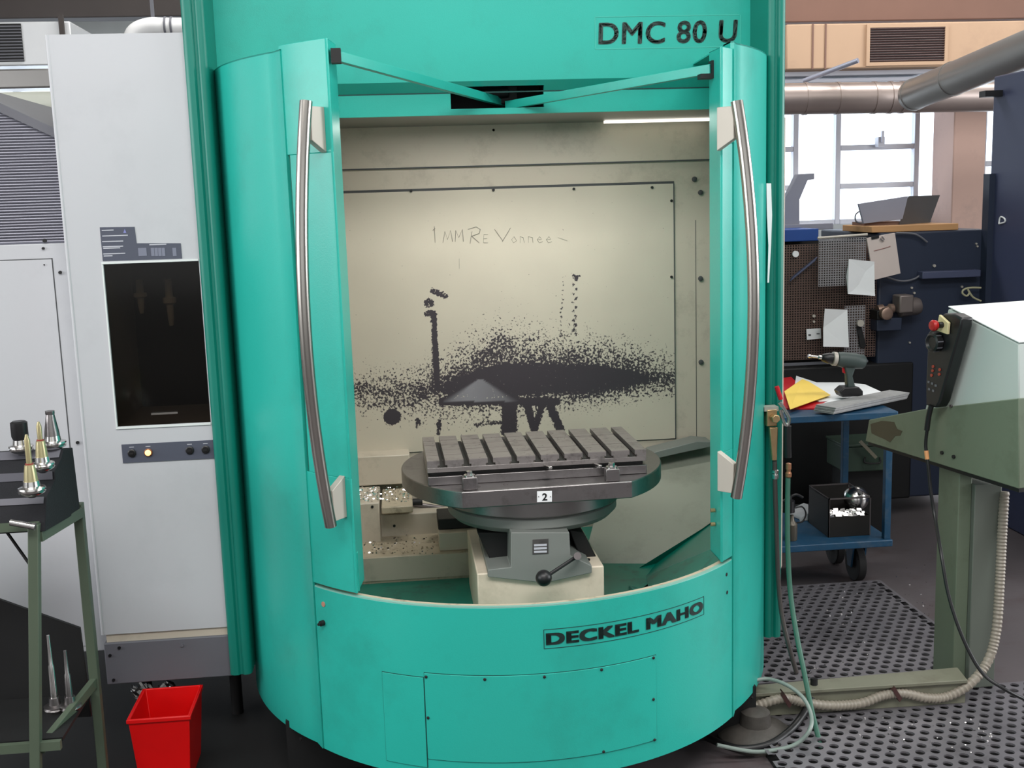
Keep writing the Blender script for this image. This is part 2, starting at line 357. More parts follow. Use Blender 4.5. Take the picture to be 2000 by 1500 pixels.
for i in range(n):
    z = gz0+(gz1-gz0)*(i+.5)/n
    if mdl is None: mdl = MB().obox(((g0+g1)/2, Y-.011, z), ((g1-g0)/2, 0, 0), (0, .007, -.004), (0, .001, .0015)).build('grille_slat', mat('brown_slat', (96, 76, 74), .5), hb); z00 = z
    else: rep(mdl, (0, 0, z-z00))
# trunking under the box
tk = MB(); tk.box(x0, P(1830, 140, 8.4).x, 8.35, 8.6, P(1700, 146, 8.35).z, P(1700, 134, 8.35).z); tk.box(x0, P(1800, 150, 8.4).x, 8.4, 8.6, P(1700, 158, 8.35).z, P(1700, 150, 8.35).z)
tag(tk.build('cable_trunking', WHITEW, bevel=.005), 'pale horizontal cable trunking just above the round duct', 'trunking')
tag(MB().cyl(P(1570, 158, 7.9), P(1676, 118, 7.6), .017).build('strut', mat('grey_strut', (150, 154, 170), .4, metal=.3)), 'thin slanted grey strut crossing the trunking under the heater box', 'strut')
# ducts
def duct(name, a, b, r, mt, label, rings, rr=1.04):
    o = thing(name, a, label, 'duct'); MB().cyl(a, b, r, n=40).build('duct_pipe', mt, o)
    for t in rings:
        c = V(a).lerp(V(b), t); d = (V(b)-V(a)).normalized(); MB().cyl(c-d*.012, c+d*.012, r*rr, n=40).build('duct_collar', mt, o)
    return o
Y = 7.8
duct('round_duct', P(1500, 194, Y), P(1960, 190, Y)+V((1.2, 0, 0)), .107, DUCT, 'horizontal round metal duct running across the window top', [.09, .17, .26, .30, .33, .37])
a = P(1782, 186, 7.45); b = P(1905, 137, 6.7); c = P(2040, 82, 5.9)
duct('branch_duct', a, c, .103, DUCTG, 'slanting round grey metal duct rising to the upper right corner', [.02, .36])

# left background: heater box with grille, white ducting, lamp housing
Y = 8.0
ah = thing('air_heater', P(60, 130, Y), 'white air heater box with dark grille, upper left corner', 'duct')
MB().box(P(-60, 80, Y).x, P(140, 80, Y).x, Y, Y+.6, P(60, 128, Y).z, P(60, 42, Y).z).build('casing', mat('bright_zinc', (216, 218, 220), .4, metal=.2), ah, bevel=.01)
b = MB(); b.box(P(-60, 80, Y).x, P(44, 80, Y).x, Y-.01, Y, P(60, 120, Y).z, P(60, 46, Y).z); gb = b.build('grille_backing', VOID, ah)
mdl = None
for i in range(12):
    z = P(40, 118-i*6, Y).z
    if mdl is None: mdl = MB().box(P(-60, 80, Y).x, P(44, 80, Y).x, Y-.02, Y-.01, z-.004, z+.004).build('grille_slat', GREYK, ah); z00 = z
    else: rep(mdl, (0, 0, z-z00))
MB().box(P(118, 60, Y).x, P(127, 60, Y).x, Y-.03, Y-.0, P(60, 70, Y).z, P(60, 30, Y).z).build('hanger_strap', BEAMD, ah)
a = P(262, 66, 7.6); dd = thing('elbow_duct', a, 'white elbow duct above the grey cabinet', 'duct')
MB().tube([P(256, 100, 7.6), P(262, 66, 7.6), P(290, 52, 7.6), P(325, 52, 7.6), P(400, 52, 7.6)], .055, n=24).build('duct_pipe', mat('white_duct', (226, 226, 226), .5), dd)
MB().box(P(300, 52, 7.6).x-.01, P(300, 52, 7.6).x+.01, 7.59, 7.61, P(300, 52, 7.6).z, 4.5).build('hanger_rod', GREYK, dd)
for px in (322, 334): MB().cyl(P(px, 52, 7.6), P(px+4, 52, 7.6), .062, n=24).build('duct_collar', GREYK, dd)
lp = thing('light_fitting', P(60, 150, 7), 'grey metal strip light housing below the corner grille', 'lamp')
MB().box(P(-60, 150, 7).x, P(110, 150, 7).x, 7, 7.2, P(60, 172, 7).z, P(60, 134, 7).z).build('housing', DUCTG, lp, bevel=.01)
# pale machine head behind the mesh cabinet
ph = thing('machine_head', P(60, 240, 5.2), 'pale cream machine top with a black round knob behind the mesh cabinet', 'machine')
MB().box(P(-60, 200, 5.2).x, P(150, 200, 5.2).x, 5.2, 5.8, .4, P(60, 178, 5.2).z).build('body', mat('cream_machine', (206, 208, 196), .5), ph, bevel=.02)
MB().cyl(P(65, 216, 5.2), P(65, 216, 5.14), .028, n=20).build('knob', BLACK, ph)

# ================================================================== GREY TOOL CABINET, left
YC = 3.45
cx0 = -.968; cx1 = -.583; cz0 = P(205, 1240, YC).z; cz1 = P(200, 66, YC).z
cab = thing('tool_magazine_cabinet', (cx0, YC, .25), 'tall pale grey cabinet with a dark glass window and button strip', 'cabinet')
wx0, wx1 = P(208, 600, YC).x+.002, P(392, 600, YC).x+.004; wz1, wz0 = P(300, 513, YC).z, P(300, 830, YC).z
b = MB()
b.box(cx0, wx0, YC, YC+1.3, cz0, cz1); b.box(wx0, cx1, YC, YC+1.3, wz1, cz1); b.box(wx0, cx1, YC, YC+1.3, cz0, wz0); b.box(wx0, cx1, YC+.35, YC+1.3, wz0, wz1); b.box(wx1, cx1, YC, YC+.35, wz0, wz1)
b.build('cabinet_body', GREYW, cab, smooth=False)
MB().cyl((cx0+.004, YC+.004, cz0), (cx0+.004, YC+.004, cz1), .006, n=12).build('corner_edge', GREYW, cab)
MB().box(wx0, wx1, YC+.004, YC+.009, wz0, wz1).build('window_pane', TINT, cab)
b = MB(); e = .005
b.box(wx0-e, wx1, YC-.004, YC+.003, wz0-.007, wz0-.001); b.box(wx0-e, wx1, YC-.004, YC+.003, wz1+.001, wz1+.006); b.box(wx0-e, wx0-.001, YC-.003, YC+.003, wz0, wz1)
b.build('window_frame', PALETOP, cab)
MB().box(wx0+.001, wx1-.001, YC+.34, YC+.349, wz0, wz1).build('window_backing', VOID, cab)
b = MB(); q0 = P(296, 808, YC); b.box(q0.x, P(348, 808, YC).x, YC-.006, YC+.004, q0.z-.003, q0.z+.003); b.build('window_grip', INOX, cab)
for px, py0, py1 in ((277, 546, 612), (335, 545, 636)):
    t0 = P(px, py0, YC+.12); t1 = P(px, py1, YC+.12)
    MB().lathe(t1, [(.003, 0), (.006, .0), (.009, .02), (.011, (t0.z-t1.z)*.45), (.02, (t0.z-t1.z)*.5), (.02, (t0.z-t1.z)*.6), (.012, (t0.z-t1.z)*.62), (.01, t0.z-t1.z)], 14).build('stored_tool', PALETOP, cab)
# button strip
s0, s1 = P(239, 885, YC).x, cx1; sz1, sz0 = P(320, 864, YC).z, P(320, 900, YC).z
strip = MB().box(s0, s1, YC-.003, YC, sz0, sz1).build('button_strip', LABELM, cab)
for px, mm in ((258, BLACK), (290, AMBER), (371, BLACK), (402, BLACK)):
    q = P(px, 885-(px-258)*.05, YC-.003)
    bt = MB().lathe(q, [(.0125, 0), (.0125, .004), (.0095, .006), (.009, .006)], 20, (0, -1, 0)).build('button', mm if mm is BLACK else mat('bronze_ring', (120, 70, 40), .4), strip)
    if mm is AMBER: tag(bt, 'lit amber button'); MB().lathe(q+V((0, -.006, 0)), [(.009, 0), (.009, .003), (.006, .005), (.0005, .0055)], 20, (0, -1, 0)).build('button_lens', AMBER, strip)
    else: MB().box(q.x-.006, q.x+.006, q.y-.012, q.y-.005, q.z-.002, q.z+.002).build('button_cross', VOID, strip)
    MB().box(q.x-.007, q.x+.007, YC-.0036, YC-.003, q.z+.0175, q.z+.0195).build('button_caption', LABELW, strip)
# sticker
a = [(195, 444), (263, 443), (267, 475), (353, 475), (356, 505), (201, 510)]
st = MB().prism([P(x, y, YC) for x, y in a], (0, -.0015, 0)).build('instruction_label', LABELM, cab, smooth=False)
b = MB()
for x0, x1, yy in ((199, 222, 450), (200, 250, 461), (200, 241, 472), (201, 241, 482), (202, 235, 485), (202, 245, 496), (203, 220, 500), (292, 325, 478)):
    p0 = P(x0, yy, YC); p1 = P(x1, yy-.6, YC); b.box(p0.x, p1.x, YC-.0022, YC-.0015, p0.z-.0014, p0.z+.0014)
tag(b.build('label_text', LABELW, st), kind='stuff')
b = MB()
for x0, x1 in ((271, 286), (296, 301), (303, 308), (310, 315), (317, 322), (338, 344)):
    p0 = P(x0, 500, YC); p1 = P(x1, 484, YC); b.box(p0.x, p1.x, YC-.0022, YC-.0015, p0.z, p1.z)
tag(b.build('label_diagram', mat('mid_print', (120, 124, 140), .6), st), kind='stuff')
b = MB(); tri = [P(241, 455, YC), P(247, 455, YC), P(244, 447, YC)]; b.prism(tri, (0, -.0022, 0)); b.build('warning_triangle', mat('lilac_print', (130, 134, 190), .6), st)
# skirt and rail below
kz0 = P(330, 1328, YC).z; kz1 = P(330, 1248, YC).z
MB().box(cx0+.012, cx1, YC+.006, YC+.02, kz1, cz0-.002).build('base_rail', CREAM, cab)
b = MB(); b.box(cx0+.004, cx1+.004, YC-.004, YC+1.2, kz0, kz1); sk = b.build('cabinet_skirt', GREYK, cab, bevel=.003)
m0 = None
for px, py in ((215, 1280), (222, 1328), (233, 1265), (356, 1260)):
    q = P(px, py, YC-.004); d = MB().cyl(q, q+V((0, -.004, 0)), .005, n=8).build('screw', BLACK if px < 300 else GREYK, sk)
# legs under the cabinet
for x in (cx0+.06, cx1-.03): MB().cyl((x, YC+.25, 0), (x, YC+.25, kz0), .02).build('foot', VOID, cab)
# left neighbour cabinet with mesh top
YA = YC+.08
ax1 = cx0-.001; ax0 = P(-40, 800, YA).x
an = thing('side_cabinet', (ax0, YA, .3), 'pale grey side cabinet with a slanted louvred mesh top, at the left edge', 'cabinet')
mz = P(80, 476, YA).z
MB().box(ax0, ax1, YA, YA+1.1, kz0+.08, mz).build('cabinet_body', GREYW, an, bevel=.003)
zl, zr = P(-40, 168, YA).z, P(117, 276, YA).z
b = MB(); b.prism([(ax0, YA+.02, mz), (ax1, YA+.02, mz), (ax1, YA+.02, zr), (ax0, YA+.02, zl)], (0, 1.0, 0)); b.build('mesh_housing', mat('mesh_backing', (112, 112, 122), .6), an, smooth=False)
# horizontal louvres of the mesh
b = MB(); z = mz+.004
while z < zl:
    t = 0 if z < zr else (z-zr)/(zl-zr); xe = ax1+(ax0-ax1)*t
    b.obox(((ax0+xe)/2, YA+.014, z), ((xe-ax0)/2, 0, 0), (0, .004, -.0034), (0, .0006, .0014)); z += .0085
tag(b.build('mesh_louvres', MESHM, an, smooth=False), kind='stuff')
b = MB(); d = .028; b.prism([(ax0, YA, zl), (ax1, YA, zr), (ax1, YA, zr+d), (ax0, YA, zl+d)], (0, 1.04, 0)); b.build('top_bar', GREYK, an)
dx = P(101, 508, YA).x; dz = P(80, 507, YA).z
b = MB(); b.box(ax0, dx, YA-.002, YA, kz0+.1, dz); dr = b.build('access_door', GREYW, an, bevel=.001)
b = MB(); b.box(dx, dx+.003, YA-.0008, YA, kz0+.1, dz+.003); b.box(ax0, dx+.003, YA-.0008, YA, dz, dz+.003); b.build('door_seam', SEAMG, an)
for px, py, r in ((88, 470, .006), (85, 485, .004), (118, 532, .005), (152, 864, .005), (87, 517, .002)):
    q = P(px, py, YA); q.x = min(q.x, ax1-.008); MB().cyl(q, q+V((0, -.006, 0)), r, n=10).build('screw', VOID, an)

# ================================================================== THE MACHINE
mach = thing('milling_machine', (.33, 3.62, 0), 'large teal green machining centre with open round-fronted doors, filling the centre', 'machine')
YB, YP = 3.60, 3.42
ZT = 2.11; zU = 2.07; ZA = .64; ZB = .15
YH = 3.63                                  # set-back header band
zH = P(800, 227, YH).z; YW2 = Z(800, 248, zH).y         # back wall of the work space
BX0, BX1 = -.555, 1.215
# upper front panel with lettering
MB().box(BX0-.0, BX1, YB, YB+.03, zU, 2.75).build('upper_panel', TEAL, mach)
MB().box(BX0, BX1, YB+.03, 5.3, 2.3, 2.75).build('machine_housing', TEALSH, mach, bevel=.01)
b = MB(); t = .0012
for (p, q) in ((P(1163, 96, YB), P(1440, 91, YB)), (P(1163, 33, YB), P(1444, 33, YB))): b.box(p.x, q.x, YB-.001, YB, p.z-t, p.z+t)
for p in (P(1163, 96, YB), P(1446, 91, YB)): b.box(p.x-t, p.x+t, YB-.001, YB, p.z, P(1170, 33, YB).z)
lo1 = b.build('lettering_outline', mat('pale_outline', (60, 180, 164), .5), mach)
text('DMC 80 U', 'letter', LETTER2, lo1, quadfn(P(1170, 86, YB-.0015), P(1437, 82, YB-.0015), P(1440, 39, YB-.0015), P(1171, 45, YB-.0015)), bold=0, shifts=((-.005, 0), (.005, 0), (0, -.026), (0, .026), (-.004, .018), (.004, -.018), (.004, .018), (-.004, -.018)))
# header flange, band with slot
sx0, sx1 = P(880, 190, YH).x, P(1062, 190, YH).x; sz0_ = P(970, 211, YH).z; zF = P(900, 180, YH).z; sy0 = YB+.03
hx0, hx1 = -.40, 1.19
fy_ = (P(970, 169, YB+.03).z-zU)/(zF-zU); ym, zm = YB+(YH-YB)*fy_, P(970, 169, YB+.03).z
def hem(b, x0, x1, ya, za, yb, zb__): b.prism([(x0, ya, za), (x0, yb, zb__), (x0, yb+.012, zb__+.004), (x0, ya+.012, za+.004)], (x1-x0, 0, 0))
b = MB(); hem(b, hx0, sx0, YB, zU, YH, zF); hem(b, sx1, hx1, YB, zU, YH, zF); hem(b, sx0, sx1, YB, zU, ym, zm); b.build('header_hem', TEAL, mach)
b = MB(); b.box(hx0, sx0, YH, YH+.02, zH, zF); b.box(sx1, hx1, YH, YH+.02, zH, zF); b.box(sx0, sx1, YH, YH+.02, zH, sz0_); b.build('header_band', TEAL, mach)
MB().box(hx0, hx1, YH-.0005, YH+.001, zF-.004, zF).build('header_seam', SEAM, mach)
b = MB(); b.box(hx0, hx1, YH+.02, YW2+.02, zH, zH+.01); b.build('header_underside', mat('dull_steel_underside', (118, 122, 116), .3, metal=.6, var=.2), mach)
b = MB(); b.box(sx0-.02, sx1+.02, YH+.2, YH+.22, sz0_-.006, zU+.05); b.box(sx0-.02, sx1+.02, YH+.02, YH+.22, sz0_-.006, sz0_-.001); b.box(sx0-.03, sx0-.012, YH+.02, YH+.2, sz0_-.006, zU+.05); b.box(sx1+.012, sx1+.03, YH+.02, YH+.2, sz0_-.006, zU+.05)
b.build('slot_recess', VOID, mach)
q = P(975, 185, YH+.08); b = MB(); b.cyl(q+V((-.06, 0, 0)), q+V((.03, 0, .01)), .02); b.box(q.x-.01, q.x+.06, q.y, q.y+.04, q.z-.03, q.z+.03); b.build('arm_pivot', VOID, mach, bevel=.003)
# glowing strip at the right of the underside
b = MB(); p0, p1 = P(1180, 243, YW2-.06), P(1388, 243, YW2-.06); b.box(p0.x, p1.x, YW2-.09, YW2-.05, zH-.008, zH); b.build('glow_strip', glow('glowing_strip', (255, 246, 232), .9), mach)

lw = bpy.data.lights.new('work_lamp', 'AREA'); lw.shape = 'RECTANGLE'; lw.size = .9; lw.size_y = .06; lw.energy = 3.2; lw.color = (1, .98, .93)
lwo = bpy.data.objects.new('work_lamp', lw); C.objects.link(lwo); lwo.location = (.45, YH+.05, zH-.02); lwo.rotation_euler = (radians(0), 0, 0)
# pillars left and right
def pillar(x0, x1, side):
    z0 = .255; pr = []
    r = .018
    n = 8
    for i in range(n+1): t = pi/2*i/n; pr.append((x0+r-r*cos(t), YP+r-r*sin(t)))
    xm = x0+(x1-x0)*.52
    pr += [(xm-.008, YP), (xm-.002, YP+.007), (xm+.004, YP+.007), (xm+.010, YP+.001)]
    for i in range(n+1): t = pi/2*i/n; pr.append((x1-r+r*sin(t), YP+r-r*cos(t)))
    pr += [(x1, YB+.1), (x0, YB+.1)]
    if side > 0: pr = [(x0+x1-a, b_) for a, b_ in pr][::-1]
    return MB().prism([(a, b_, z0) for a, b_ in pr], (0, 0, 2.75-z0)).build('corner_pillar', TEALSH, mach)
px0 = P(352, 30, YP).x
pillar(-.583, -.515, -1); pillar(1.145, P(1535, 60, YP).x+.003, 1)
MB().box(-.575, -.54, YP+.19, 5.3, .30, 2.3).build('side_panel', TEALSH, mach)
MB().box(1.19, 1.205, YP+.19, 5.3, .30, 2.3).build('side_panel', TEALSH, mach)
# plinth
MB().box(-.40, 1.06, 3.25, 5.0, 0, ZB+.02).build('plinth', VOID, mach)

# columns: rounded outer shells
CC = V((.33, 3.74, 0)); CR = .87
def column(sgn):
    pr = [(-.272, 3.17), (-.272, 3.105), (-.280, 3.097)]
    t0, t1 = radians(-46.2), radians(-90); n = 20
    for i in range(n+1):
        t = t0+(t1-t0)*i/n; pr.append((CC.x+CR*sin(t), CC.y-CR*cos(t)))
    pr += [(-.54, 3.9), (-.51, 3.9)]
    for i in range(n+1):
        t = t1+(t0-t1)*i/n; pr.append((CC.x+(CR-.03)*sin(t), CC.y-(CR-.03)*cos(t)))
    pr = [(p[0], p[1]) for p in pr]
    if sgn > 0: pr = [(.66-a, b_) for a, b_ in pr]
    o = MB().prism([(a, b_, ZB) for a, b_ in pr], (0, 0, ZT-ZB)).build('front_column', TEAL, mach)
    # lid on top
    lid = [(p[0], p[1]) for p in pr[:24]]+[((-.30 if sgn < 0 else .96), 3.6)]
    MB().prism([(a, b_, ZT-.004) for a, b_ in lid], (0, 0, .004)).build('column_lid', TEAL, o)
    return o
colL = column(-1); colR = column(1)
for px, py, oo in ((588, 1443, colL), (1468, 1362, colR)):
    t, z = onc(px, py, CR, CC); q = cp(t, CR, z, CC); MB().cyl(q, cp(t, CR+.004, z, CC), .005, n=8).build('screw', VOID, oo)
# inner liners behind the columns (cream)
MB().prism([(-.26, 3.17, ZB+.1), (-.25, 3.17, ZB+.1), (-.32, YW2, ZB+.1), (-.33, YW2, ZB+.1)], (0, 0, zH-ZB-.1)).build('inner_wall', CREAM, mach)
MB().prism([(1.09, 3.40, ZB+.1), (1.10, 3.40, ZB+.1), (1.45, YW2, ZB+.1), (1.44, YW2, ZB+.1)], (0, 0, zH-ZB-.1)).build('inner_wall', CREAM, mach)

# apron
ta = radians(49.2)
apron = MB().arc(-ta, ta, ZB, ZA, DR-.028, DR, 64).build('apron', TEAL, mach)
MB().arc(-ta, ta, ZA, ZA+.0035, DR-.012, DR-.001, 64).build('apron_rim', mat('worn_bright_rim', (150, 205, 192), .3, metal=.4), mach)
MB().arc(-ta, ta, ZA-.0, ZA+.002, DR-.028, DR-.013, 64).build('apron_ledge', CREAMD, mach)
def hatch(x0, y0, x1, y1, name, yb):
    t0, z1 = onc(x0, y0); t1, _ = onc(x1, y1); z0 = onc(x1, yb)[1] if yb else ZB+.03
    MB().arc(t0-.0022, t1+.0022, z0-.0018, z1+.0018, DR, DR+.0006, 24).build('hatch_seam', SEAM, mach)
    return MB().arc(t0, t1, z0, z1, DR+.0004, DR+.003, 24).build(name, TEAL, mach, bevel=.0006), t0, t1, z0, z1
h1, *_ = hatch(747, 1312, 827, 1318, 'small_hatch', None)
h2, t0, t1, z0, z1 = hatch(829, 1314, 1280, 1277, 'access_hatch', 1444)
for px, py in ((833, 1321), (947, 1326), (1063, 1321), (1174, 1307), (1275, 1284), (837, 1401), (1275, 1365), (1277, 1444), (1178, 1467)):
    t, z = onc(px, py); MB().lathe(cp(t, DR+.003, z), [(.0042, 0), (.0042, .0015), (.003, .003), (.0008, .0034)], 10, (sin(t), -cos(t), 0)).build('screw', VOID, h2)
t, z = onc(632, 1180); MB().cyl(cp(t, DR, z), cp(t, DR+.002, z), .0075, n=14).build('plug', mat('rusty_plug', (176, 128, 110), .6), apron)
t, z = onc(632, 1216); bo = MB(); bo.cyl(cp(t, DR, z), cp(t, DR+.012, z), .008, n=12); bo.cyl(cp(t, DR+.012, z), cp(t, DR+.02, z), .004, n=8); bo.build('latch_bolt', VOID, apron)
for px, py in ((1419, 1122), (1420, 1157)): t, z = onc(px, py); t = min(t, ta-.01); MB().cyl(cp(t, DR, z), cp(t, DR+.001, z), .0055, n=12).build('hole', VOID, apron)
ta0, za = onc(1069, 1257); tb0, zb_ = onc(1371, 1196); za1 = onc(1069, 1235)[1]; zb1 = onc(1371, 1176)[1]
zz0 = (za+zb_)/2; zz1 = (za1+zb1)/2
b = MB(); e = .011; k = .0009; ea = .011
for z in (zz0-e, zz1+e): b.arc(ta0-ea, tb0+ea, z-k, z+k, DR, DR+.0006, 20)
for t in (ta0-ea, tb0+ea): b.arc(t-.0012, t+.0012, zz0-e, zz1+e, DR, DR+.0006, 1)
lo2 = b.build('lettering_outline', SEAM, mach)
text('DECKEL MAHO', 'letter', LETTER, lo2, lambda u, v: cp(ta0+(tb0-ta0)*u, DR+.0014, zz0+(zz1-zz0)*v), bold=0, shifts=((-.0075, -.055), (.0075, -.055), (-.0075, .055), (.0075, .055), (0, 0), (-.0075, 0), (.0075, 0), (0, .055), (0, -.055)))

# doors
def door(ta_, tb_, cut, mirror, z1, sl):
    # outer skin strips (top, middle with recess, bottom), flange going back
    z0 = ZA+.012; zc0, zc1 = P(600, 925, 3.07).z, P(565, 302, 3.07).z
    b = MB(); n = 10
    b.arc(ta_, tb_, zc1, z1, DR-.004, DR, n); b.arc(ta_, tb_, z0, zc0, DR-.004, DR, n)
    b.arc(ta_+cut, tb_, zc0, zc1, DR-.004, DR, n) if not mirror else b.arc(ta_, tb_-cut, zc0, zc1, DR-.004, DR, n)
    te = tb_ if not mirror else ta_
    e = cp(te, DR, 0); s = -1 if not mirror else 1
    d = .115
    b.prism([V((e.x, e.y, z0)), V((e.x+sl, e.y+d, z0)), V((e.x+sl+s*.006, e.y+d, z0)), V((e.x+s*.006, e.y+.001, z0))], (0, 0, z1-z0))
    # top cap
    cap = [cp(ta_+(tb_-ta_)*i/6, DR, z1) for i in range(7)]
    inner = [cp(ta_ if not mirror else tb_, DR-.07, z1), V((e.x+sl, e.y+d, z1))]
    if mirror: inner.reverse()
    b.prism(cap+(inner[::-1]), (0, 0, -.004))
    b.prism([p-V((0, 0, z1-z0)) for p in cap+(inner[::-1])], (0, 0, .004))
    return b.build('door', TEAL, mach, bevel=.0015)
dL = door(radians(-50.2), radians(-36.9), radians(1.6), False, 2.120, .016)
dR = door(radians(44.3), radians(50.6), radians(1.2), True, 2.090, 0.)
# protruding lip on the door edges and lower strip
e = cp(radians(-36.9), DR, 0)
MB().box(e.x, e.x+.006, e.y+.02, e.y+.035, ZA+.012, P(690, 1085, e.y).z).build('door_lip', TEAL, dL)
b = MB(); q = P(1392, 990, 3.1)
for py in (993, 1020): 
    z = P(1392, py, 3.12).z; b.cyl((e.x*0+.889-.004, 3.1, z), (.889-.016, 3.1, z), .006, n=10)
b.build('door_stop_bolt', BRASS, dR)
# arms
def arm(a, b_, name='door_arm'):
    a, b_ = V(a), V(b_); d = (b_-a).normalized(); s = d.cross(V((0, 0, 1))).normalized(); u_ = s.cross(d)
    return MB().obox((a+b_)/2, d*((b_-a).length/2), s*.009, u_*.013)
zA = 2.079
a = P(652, 108, 3.0); a = V((-.138, 3.0, a.z)); c_ = P(990, 202, YH+.13)
arm(a, c_).build('door_arm', TEAL, mach, bevel=.001)
MB().box(-.143, -.118, 2.985, 3.02, a.z-.02, a.z+.016).build('arm_hinge', VOID, dL)
a2 = P(1386, 135, 3.13); a2 = V((.886, 3.13, a2.z)); c2 = P(990, 206, YH+.06)
arm(a2, c2).build('door_arm', TEAL, mach, bevel=.001)
b = MB(); b.box(.852, .889, 3.115, 3.15, a2.z-.026, a2.z-.013); b.box(.883, .889, 3.115, 3.15, a2.z-.013, a2.z+.022); b.build('arm_hinge', VOID, dR)
# handles
def handle(ptop, pbot, dr, s, par):
    (tt, zt_), (tb, zb0) = onc(*ptop, R=DR+.055), onc(*pbot, R=DR+.055); th = (tt+tb)/2
    pts = []
    for i in range(17):
        k = i/16; pts.append(cp(th, DR+.055+.052*(1-(2*k-1)**2), zt_+(zb0-zt_)*k))
    MB().tube(pts, .0165, n=20, smooth=1).build('handle', INOX, par)
    sd = V((cos(th), sin(th), 0)); rd = V((sin(th), -cos(th), 0))
    for zz, ln, up in ((zt_-.012, .105, 1), (zb0+.012, .105, -1)):
        # trapezoid fin from the door skin to the bar
        q = [cp(th, DR, zz-(ln+.01)*up), cp(th, DR, zz), cp(th, DR+.05, zz), cp(th, DR+.052, zz-(ln-.02)*up)]
        MB().prism([p-sd*.010 for p in q], sd*.02).build('handle_bracket', PALEM, par, bevel=.0015)
handle((594, 198), (650, 1028), DR, 1, dL)
handle((1441, 198), (1436, 972), DR, -1, dR)

# work-space back wall
def wearmap(px, py):
    x, y = (px-640)*2.5, (py-350)*2.5
    def itp(x, T):
        if x <= T[0][0]: return T[0][1]
        for (a, p), (b_, q) in zip(T, T[1:]):
            if x <= b_: return p+(q-p)*(x-a)/(b_-a)
        return T[-1][1]
    c = itp(x, [(0, 1030), (400, 1045), (650, 1010), (800, 985), (1000, 975), (1300, 975), (1550, 970), (1680, 990)])
    hh = itp(x, [(0, -20), (380, -5), (520, 12), (600, 40), (720, 72), (900, 85), (1100, 75), (1300, 70), (1480, 45), (1600, 12), (1700, 5)])
    pk = itp(x, [(0, .47), (250, .50), (600, .60), (1500, .62), (1640, .52), (1700, .40)])
    d = abs(y-c); dn_ = d-hh
    sp = itp(x, [(0, 120), (400, 150), (850, 230), (1100, 190), (1650, 150)]) if y < c else itp(x, [(0, 120), (400, 160), (700, 150), (1100, 100), (1600, 85)])
    nz_ = mnoise.noise((x/45, y/45, 0))*.06+mnoise.noise((x/16, y/16, 3))*.05
    w_ = (pk+.08 if d < hh-12 else max((pk+.08)*max(0, 1-(dn_+12)/60), .56-.19*dn_/sp, .28))+(nz_ if d > hh-25 else 0)
    def blob(cx, cy, rx, ry, v):
        nonlocal w_
        q = ((x-cx)/rx)**2+((y-cy)/ry)**2
        if q < 2.2: w_ = max(w_, v if q < 1 else v*(1-(q-1)/1.2)*.9)
    def seg(x0, y0, x1, y1, r, v):
        nonlocal w_
        t = max(0, min(1, ((x-x0)*(x1-x0)+(y-y0)*(y1-y0))/((x1-x0)**2+(y1-y0)**2)))
        q = math.hypot(x-x0-t*(x1-x0), y-y0-t*(y1-y0))/r
        if q < 1.6: w_ = max(w_, v if q < 1 else v*(1-(q-1)/.6*.5))
    seg(518, 660, 532, 1000, 11, .72); seg(512, 545, 575, 570, 11, .62); blob(495, 605, 24, 22, .62); seg(485, 658, 520, 655, 12, .62)
    blob(316, 1160, 38, 36, .72); blob(440, 1190, 12, 24, .6); blob(850, 820, 60, 60, .54); blob(780, 880, 80, 50, .56); blob(1460, 900, 60, 30, .52)
    seg(890, 1080, 885, 1225, 30, .7); seg(975, 1110, 1008, 1220, 14, .7); seg(1045, 1110, 1012, 1220, 12, .7); seg(1080, 1090, 1135, 1220, 16, .7)
    seg(560, 1085, 1120, 1085, 14, .75); seg(545, 1180, 540, 1240, 9, .62); seg(720, 1200, 850, 1185, 9, .55); seg(1190, 850, 1195, 900, 22, .56)
    for yy in range(470, 760, 22): blob(1206+6*sin(yy), yy, 8, 8, .6); blob(1152-(yy-470)*.06, yy+6, 7, 6, .52)
    blob(1215, 478, 20, 10, .6)
    return min(w_, .9)
x0, x1 = P(655, 600, YW2).x-.2, P(1410, 600, YW2).x+.17
pz1, pz0 = P(1000, 368, YW2).z, P(1000, 872, YW2).z; pxr = P(1316, 600, YW2).x
# frame parts of the wall
MB().box(x0, x1, YW2, YW2+.02, .4, P(1000, 324, YW2).z).build('back_wall', CREAM, mach)
b = MB(); zt1 = P(1000, 322, YW2).z; b.prism([(x0, YW2, zt1), (x0, YW2-.012, zt1), (x0, YW2-.012, zH), (x0, YW2, zH)], (x1-x0, 0, 0)); b.build('upper_wall_strip', CREAM, mach)
MB().box(x0, x1, YW2-.0125, YW2-.011, zt1-.004, zt1+.001).build('wall_seam', SEAMG, mach)
nx, nz = 230, 170; vs = []; wv = []; mv = []
for j in range(nz+1):
    for i in range(nx+1):
        p = V((x0+(pxr-x0)*i/nx, YW2-.006, pz0+(pz1-pz0)*j/nz)); vs.append(tuple(p-WL[mach.name]))
        a_, b_ = proj(p); wv.append(wearmap(a_, b_))
        X, Yc = (a_-640)*2.5, (b_-350)*2.5
        m_ = 0
        if 975 < Yc < 1085:
            hw = (Yc-970)/115*170; dd_ = abs(X-745)/max(hw, 1); m_ = max(0, min(1, (1.15-dd_)*3))*(.35+.6*(1-abs(X-690)/260))
        mv.append(max(0, m_))
fs = [(j*(nx+1)+i, j*(nx+1)+i+1, (j+1)*(nx+1)+i+1, (j+1)*(nx+1)+i) for j in range(nz) for i in range(nx)]
me = bpy.data.meshes.new('back_panel'); me.from_pydata(vs, [], fs); me.materials.append(WEAR)
for nm, dat in (('wear', wv), ('mist', mv)): at = me.attributes.new(nm, 'FLOAT', 'POINT'); at.data.foreach_set('value', dat)
